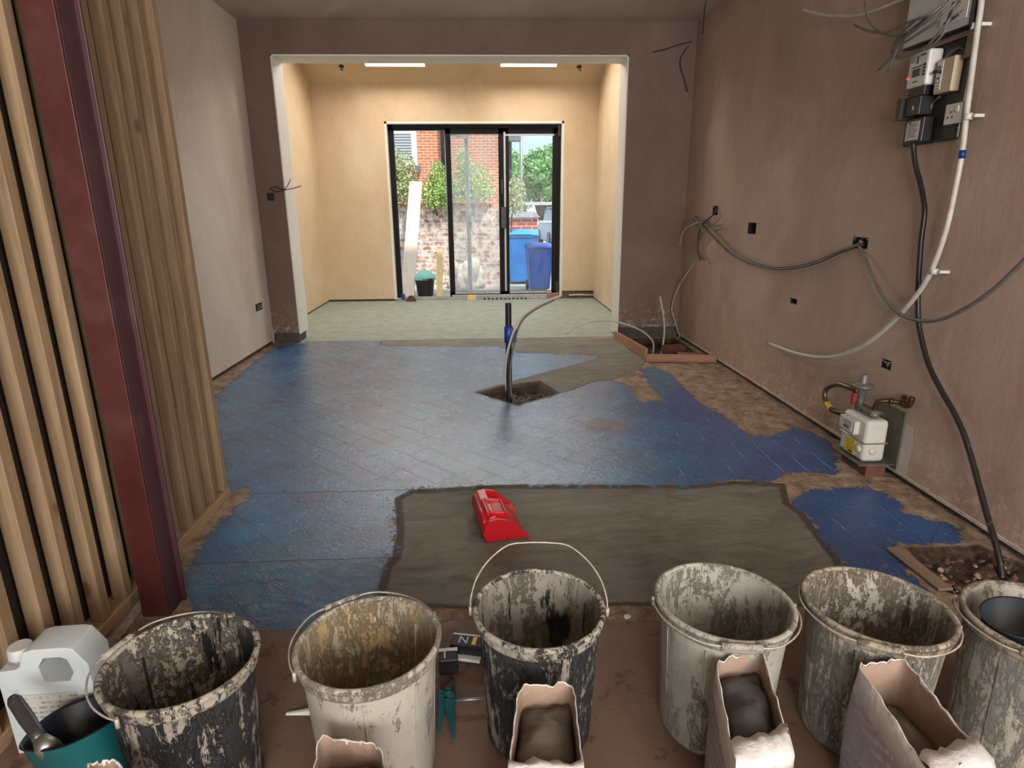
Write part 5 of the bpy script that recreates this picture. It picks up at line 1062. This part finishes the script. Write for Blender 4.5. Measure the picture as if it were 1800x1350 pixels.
# plank, yellow timber
def lean(name, px0, px1, Y0, Y1, w_, th, mat, label, cat):
    a, c = on(1, Y0, *px0), on(1, Y1, *px1); a.z = max(a.z, ZG+.01); cen = (a+c)/2; d = c-a; b = MB(); b.box((-w_/2, -th/2, -d.length/2), (w_/2, th/2, d.length/2)); o = b.build(name, M[mat], None, .004)
    z_ = d.normalized(); x_ = Vector((1, 0, 0)); y_ = z_.cross(x_).normalized(); x_ = y_.cross(z_); o.matrix_world = Matrix(((x_.x, y_.x, z_.x, cen.x), (x_.y, y_.y, z_.y, cen.y), (x_.z, y_.z, z_.z, cen.z), (0, 0, 0, 1))); return tag(o, label, cat)
lean('scaffold_plank', (716, 523), (731, 320), 10.25, 11.78, .225, .04, 'plank', 'long bleached plank leaning against the garden wall left in the doorway', 'plank')
lean('timber_post', (773, 524), (773, 439), 10.2, 11.0, .10, .05, 'yellowwood', 'short yellow timber leaning upright right of the bucket outside', 'timber')
# bucket with teal bag
p_ = on(2, ZG, 748, 520); root = empty('bucket', (p_.x, p_.y, ZG), 'black bucket stuffed with a teal bag outside the open door', 'bucket')
b = MB(); b.lathe([(.12, 0), (.13, .01), (.165, .30), (.172, .305), (.172, .29)], 28, cap0=True); b.build('shell', M['black'], root)
b = MB(); r_ = random.Random(4); b.lathe([(.17, .28), (.175, .33), (.13, .38), (.08, .42), (.01, .43)], 22, wob=lambda a, z_: 1+.22*noise.noise(Vector((math.cos(a)*2.5, math.sin(a)*2.5, z_*9))), cap1=False); b.build('teal_bag', plain('pale teal plastic bag', (.30, .66, .58), (.20, .50, .45), .35, 6, bump=.6), root)
# crumpled sheet by the wall
M['sheet'] = plain('off white dust sheet', (.66, .62, .56), (.50, .45, .40), .8, 3, dirt=(.45, .32, .26), dsc=4, dlo=.55, dhi=.62)
c_ = on(2, ZG, 822, 512); b = MB(); bmesh.ops.create_uvsphere(b.bm, u_segments=60, v_segments=30, radius=1)
for v in b.bm.verts:
    q = v.co.copy(); n1 = noise.noise(q*2.1+Vector((3, 1, 7))); n2 = abs(noise.noise(q*4.5)); r0 = .72+.5*n1-.32*n2; v.co = Vector((q.x*.40*r0*1.15, q.y*.22*r0, max(0, q.z)*.72*r0*(1.0)+.005))
for f in b.bm.faces: f.smooth = True
o = b.build('dust_sheet', M['sheet']); o.location = (c_.x-.05, 11.45, ZG); tag(o, 'crumpled off white dust sheet heaped against the garden wall', 'dust sheet')
ob('stone', on(2, ZG+.05, 838, 500), (.16, .12, .10), (0, 0, .4), 'rub2', 'grey stone on the ground at the foot of the garden wall', 'stone')
# wheelie bins
def wheelie(px, py, h_, w_, mat, lidm, label, rz=0.):
    p = on(2, ZG, px, py); root = empty('wheelie_bin', (p.x, p.y, ZG), label, 'wheelie bin', 'blue wheelie bins', rz=rz); hw, dd = w_/2, w_*.58
    b = MB(); t_ = .80; b.hexa([(-hw*t_, -dd*t_, .05), (hw*t_, -dd*t_, .05), (hw*t_, dd*.8, .05), (-hw*t_, dd*.8, .05), (-hw, -dd, h_*.90), (hw, -dd, h_*.90), (hw, dd, h_*.94), (-hw, dd, h_*.94)]); b.build('body', M[mat], root, .02, seg=3)
    b = MB(); b.box((-hw*1.06, -dd*1.05, h_*.875), (hw*1.06, -dd*.97, h_*.915)); b.box((-hw*1.06, -dd*1.05, h_*.875), (-hw*.98, dd, h_*.925)); b.box((hw*.98, -dd*1.05, h_*.875), (hw*1.06, dd, h_*.925)); b.build('rim', M[mat], root, .006)
    b = MB(); rs = []
    for k in range(7):
        u = k/6; y_ = -dd*1.1+u*dd*2.15; z_ = h_*(.915+.085*math.sin(u*PI*.75)); rs.append([(-hw*1.08, y_, z_-.03), (-hw*1.02, y_, z_), (-hw*.5, y_, z_+.018), (hw*.5, y_, z_+.018), (hw*1.02, y_, z_), (hw*1.08, y_, z_-.03)])
    b.rings(rs, close=False); o = b.build('lid', M[lidm], root, fix=False); md = o.modifiers.new('s', 'SOLIDIFY'); md.thickness = .01
    b = MB(); b.tube([(-hw*.8, dd*1.1, h_*.93), (hw*.8, dd*1.1, h_*.93)], .015, 8); b.build('handle', M[mat], root)
    for s_ in (-1, 1): b = MB(); b.tube([(s_*hw*.75, dd*.85, .09), (s_*hw*.95, dd*.85, .09)], .09, 18); b.build('wheel', M['black'], root)
M['binblue'] = plain('bright blue bin plastic', (.03, .22, .62), (.02, .17, .52), .4, 4); M['bindeep'] = plain('deep blue bin plastic', (.015, .10, .52), (.01, .08, .42), .4, 4); M['binlid'] = plain('light blue bin lid', (.05, .32, .66), (.04, .26, .56), .4, 4)
wheelie(918, 497, 1.02, .60, 'binblue', 'binlid', 'larger light blue wheelie bin behind the other, before the red brick pier', -.06)
wheelie(947, 511, .98*.84, .43, 'bindeep', 'bindeep', 'smaller deep blue wheelie bin standing in front, seen through the right pane', .05)
# pier with capping, low wall beyond
pr = empty('brick_pier', (.90, 13.1, ZG), 'red brick pier with a grey capping behind the blue wheelie bins', 'brick pier')
b = MB(); b.box((-.36, -.11, 0), (.22, .11, 1.24)); b.build('brickwork', M['brick_red'], pr)
b = MB(); b.hexa([(-.42, -.17, 1.24), (.28, -.17, 1.24), (.28, .17, 1.24), (-.42, .17, 1.24), (-.3, -.05, 1.36), (.16, -.05, 1.36), (.16, .05, 1.36), (-.3, .05, 1.36)]); b.build('capping', plain('grey slate capping', (.24, .25, .28), (.16, .17, .2), .7, 8), pr)
# house
YH = 15.0; hx1 = on(1, YH, 890, 300).x; hs_ = empty('neighbour_house', (-2, YH, ZG), 'orange brick house beyond the garden wall with a white framed window', 'house')
def hb(name, a, c, mat, par=hs_, bev=0):
    b = MB(); b.box([a[0]+2, a[1]-YH, a[2]-ZG], [c[0]+2, c[1]-YH, c[2]-ZG]); return b.build(name, M[mat] if isinstance(mat, str) else mat, par, bev)
hb('wall', (-7, YH, ZG), (hx1, YH+5, 6.5), 'brick_house')
wx_a, wx_b = on(1, YH, 640, 300).x, on(1, YH, 735, 300).x; wz_b = on(1, YH, 700, 292).z
M['winframe'] = plain('white window frame', (.80, .80, .78), None, .5)
blt = NT('venetian blind slats'); bz = blt.n('ShaderNodeSeparateXYZ', {0: blt.geo()}).outputs[2]; bf = blt.step(blt.math('FRACT', blt.math('MULTIPLY', bz, 17.)), .25, .45); blt.out(blt.mix(bf, (.07, .08, .10), (.42, .46, .50)), .5); M['blind'] = blt.m
wd = hb('window', (wx_a, YH-.05, wz_b), (wx_b, YH+.02, 5.2), 'winframe', hs_, .004)
tz = on(1, YH, 700, 232).z
hb('pane', (wx_a+.07, YH-.055, wz_b+.09), (wx_b-.12, YH-.05, tz-.04), 'blind', wd); hb('pane', (wx_a+.07, YH-.055, tz+.04), (wx_b-.12, YH-.05, 5.1), 'blind', wd)
hb('sill', (wx_a-.1, YH-.16, wz_b-.13), (wx_b+.06, YH+.01, wz_b-.0), plain('dark slate sill', (.11, .12, .15), (.2, .21, .24), .6), hs_, .01)
dxp = on(1, YH-.1, 779, 280).x; b = MB(); b.tube([(dxp+2, -.10, 0.2), (dxp+2, -.10, 6.3)], .045, 12); b.build('drainpipe', M['black'], hs_)
dxp = on(1, YH-.1, 896, 280).x; b = MB(); b.tube([(dxp+2, -.10, 1.6), (dxp+2, -.10, 6.3)], .05, 12); b.build('drainpipe', M['black'], hs_)
q_ = on(1, YH-.2, 905, 238); b = MB(); b.box((q_.x+2-.15, -.3, q_.z-ZG-.13), (q_.x+2+.14, -.06, q_.z-ZG+.10)); b.build('light_box', plain('grey flood light box', (.10, .11, .13), (.25, .27, .30), .5, 10), hs_, .02)
b = MB(); b.box((-5.2, -.35, 6.6), (hx1+2.3, -.05, 6.75)); b.hexa([(-5.2, -.4, 6.7), (hx1+2.3, -.4, 6.7), (hx1+2.3, 5.3, 6.7), (-5.2, 5.3, 6.7), (-5.2, 2.3, 9.0), (hx1+2.3, 2.3, 9.0), (hx1+2.3, 2.6, 9.0), (-5.2, 2.6, 9.0)]); b.build('roof', M['pierbase'], hs_)
# street beyond: lamp post, tree, fence rail, van, car
p_ = on(1, 22, 916, 300); root = empty('lamp_post', (p_.x, 22, ZG), 'tall thin grey street lamp post before the tree', 'street lamp')
b = MB(); b.tube([(0, 0, 0), (0, 0, 1.2), (0, 0, 6.0)], [.075, .06, .045], 10); b.build('pole', M['steel'], root); b = MB(); b.tube(spline([(0, 0, 6.0), (-.1, 0, 6.5), (-.7, 0, 6.7)], 4), .035, 8); b.build('arm', M['steel'], root); b = MB(); b.box((-1.2, -.12, 6.62), (-.6, .12, 6.74)); b.build('lamp_head', M['frame_grey'], root, .03)
T_ = on(1, 30, 948, 295); stem_r = .22
r_ = random.Random(12); bl_ = [(T_.x+.3+r_.uniform(-1.9, 2.6), 30+r_.uniform(-1.5, 1.5), T_.z-.3+r_.uniform(-1.2, .9)-.25*abs(r_.random()), .7, .8, .6) for _ in range(26)] + [(T_.x+.9, 30, T_.z+.25, 1.3, 1.2, .85), (T_.x+2.2, 30, T_.z-.3, 1.6, 1.2, 1.2), (T_.x+.6, 30, T_.z-.6, 1.6, 1., 1.)]
shrub('tree', bl_, 1500, .17, 'leaf2', 'leafy green tree across the street in the right pane', 'tree', [(T_.x+.4, 30, ZG), (T_.x+.3, 30, T_.z-.5), (T_.x+1.6, 30, T_.z), (T_.x-.6, 30, T_.z)], 9)
rl = empty('railing', (3, 16.5, ZG), 'pale horizontal railing across the yard end in the right pane', 'railing')
z1 = on(1, 16.5, 950, 357).z-ZG; b = MB(); b.box((-2.4, -.03, z1-.05), (5, .03, z1+.03)); b.box((-2.4, -.03, z1-.50), (5, .03, z1-.44)); b.build('rail', M['frame_grey'], rl)
for k in range(6): b = MB(); b.box((-2.3+k*1.4, -.04, 0), (-2.22+k*1.4, .04, z1+.05)); b.build('post', M['frame_grey'], rl)
# low far building
fb = empty('far_building', (4.5, 40, ZG), 'low pale building with a grey roof beneath the tree', 'building'); z2 = on(1, 40, 950, 343).z-ZG
b = MB(); b.box((-3.5, 0, 0), (6, 5, z2-.1)); b.build('wall', M['winframe'], fb); b = MB(); b.box((-3.7, -.3, z2-.15), (6.2, 5.2, z2+.3)); b.build('roof', plain('grey roof', (.33, .38, .40), None, .7), fb)
for k in range(4): b = MB(); b.box((-2.8+k*2, -.02, z2-1.5), (-1.8+k*2, .0, z2-.6)); b.build('window', M['glass_dark'], fb)
def car(cx, cy, rz, paint, label):
    root = empty('car', (cx, cy, ZG), label, 'car', rz=rz); m = Matrix.Rotation(PI/2, 4, 'X')
    b = MB(); b.prism([(-2.0, .25), (2.05, .25), (2.1, .62), (1.95, .82), (1.1, .92), (-1.75, .98), (-2.05, .80)], -.85, .85, m=m); b.build('body', paint, root, .08, seg=4)
    b = MB(); b.prism([(-1.7, .95), (1.05, .92), (.45, 1.42), (-1.15, 1.45)], -.74, .74, m=m); cab = b.build('cabin', M['glass_dark'], root, .06, seg=3); b = MB(); b.prism([(-1.12, 1.43), (.42, 1.41), (.35, 1.47), (-1.05, 1.50)], -.72, .72, m=m); b.build('roof', paint, root, .03)
    for sx in (-1.3, 1.3):
        for sy in (-.8, .8): b = MB(); b.tube([(sx, sy-.09, .31), (sx, sy+.09, .31)], .31, 22); b.build('wheel', M['black'], root)
    for sy in (-.6, .6):
        b = MB(); b.box((2.03, sy-.16, .60), (2.12, sy+.16, .74)); b.build('headlight', M['frame_grey'], root, .02); b = MB(); b.box((-2.09, sy-.14, .68), (-1.98, sy+.14, .88)); b.build('tail_light', M['redp'], root, .02)
pa = plain('silver blue car paint', (.10, .22, .45), None, .25); pb_ = plain('white car paint', (.70, .72, .74), None, .25)
cq = on(2, ZG, 975, 425); car(3.1, 23.5, PI/2+.05, pa, 'blue car parked in the street behind the brick pier'); car(3.55, 17.9+1.2, PI/2, pb_, 'white car parked at the right edge of the right pane')
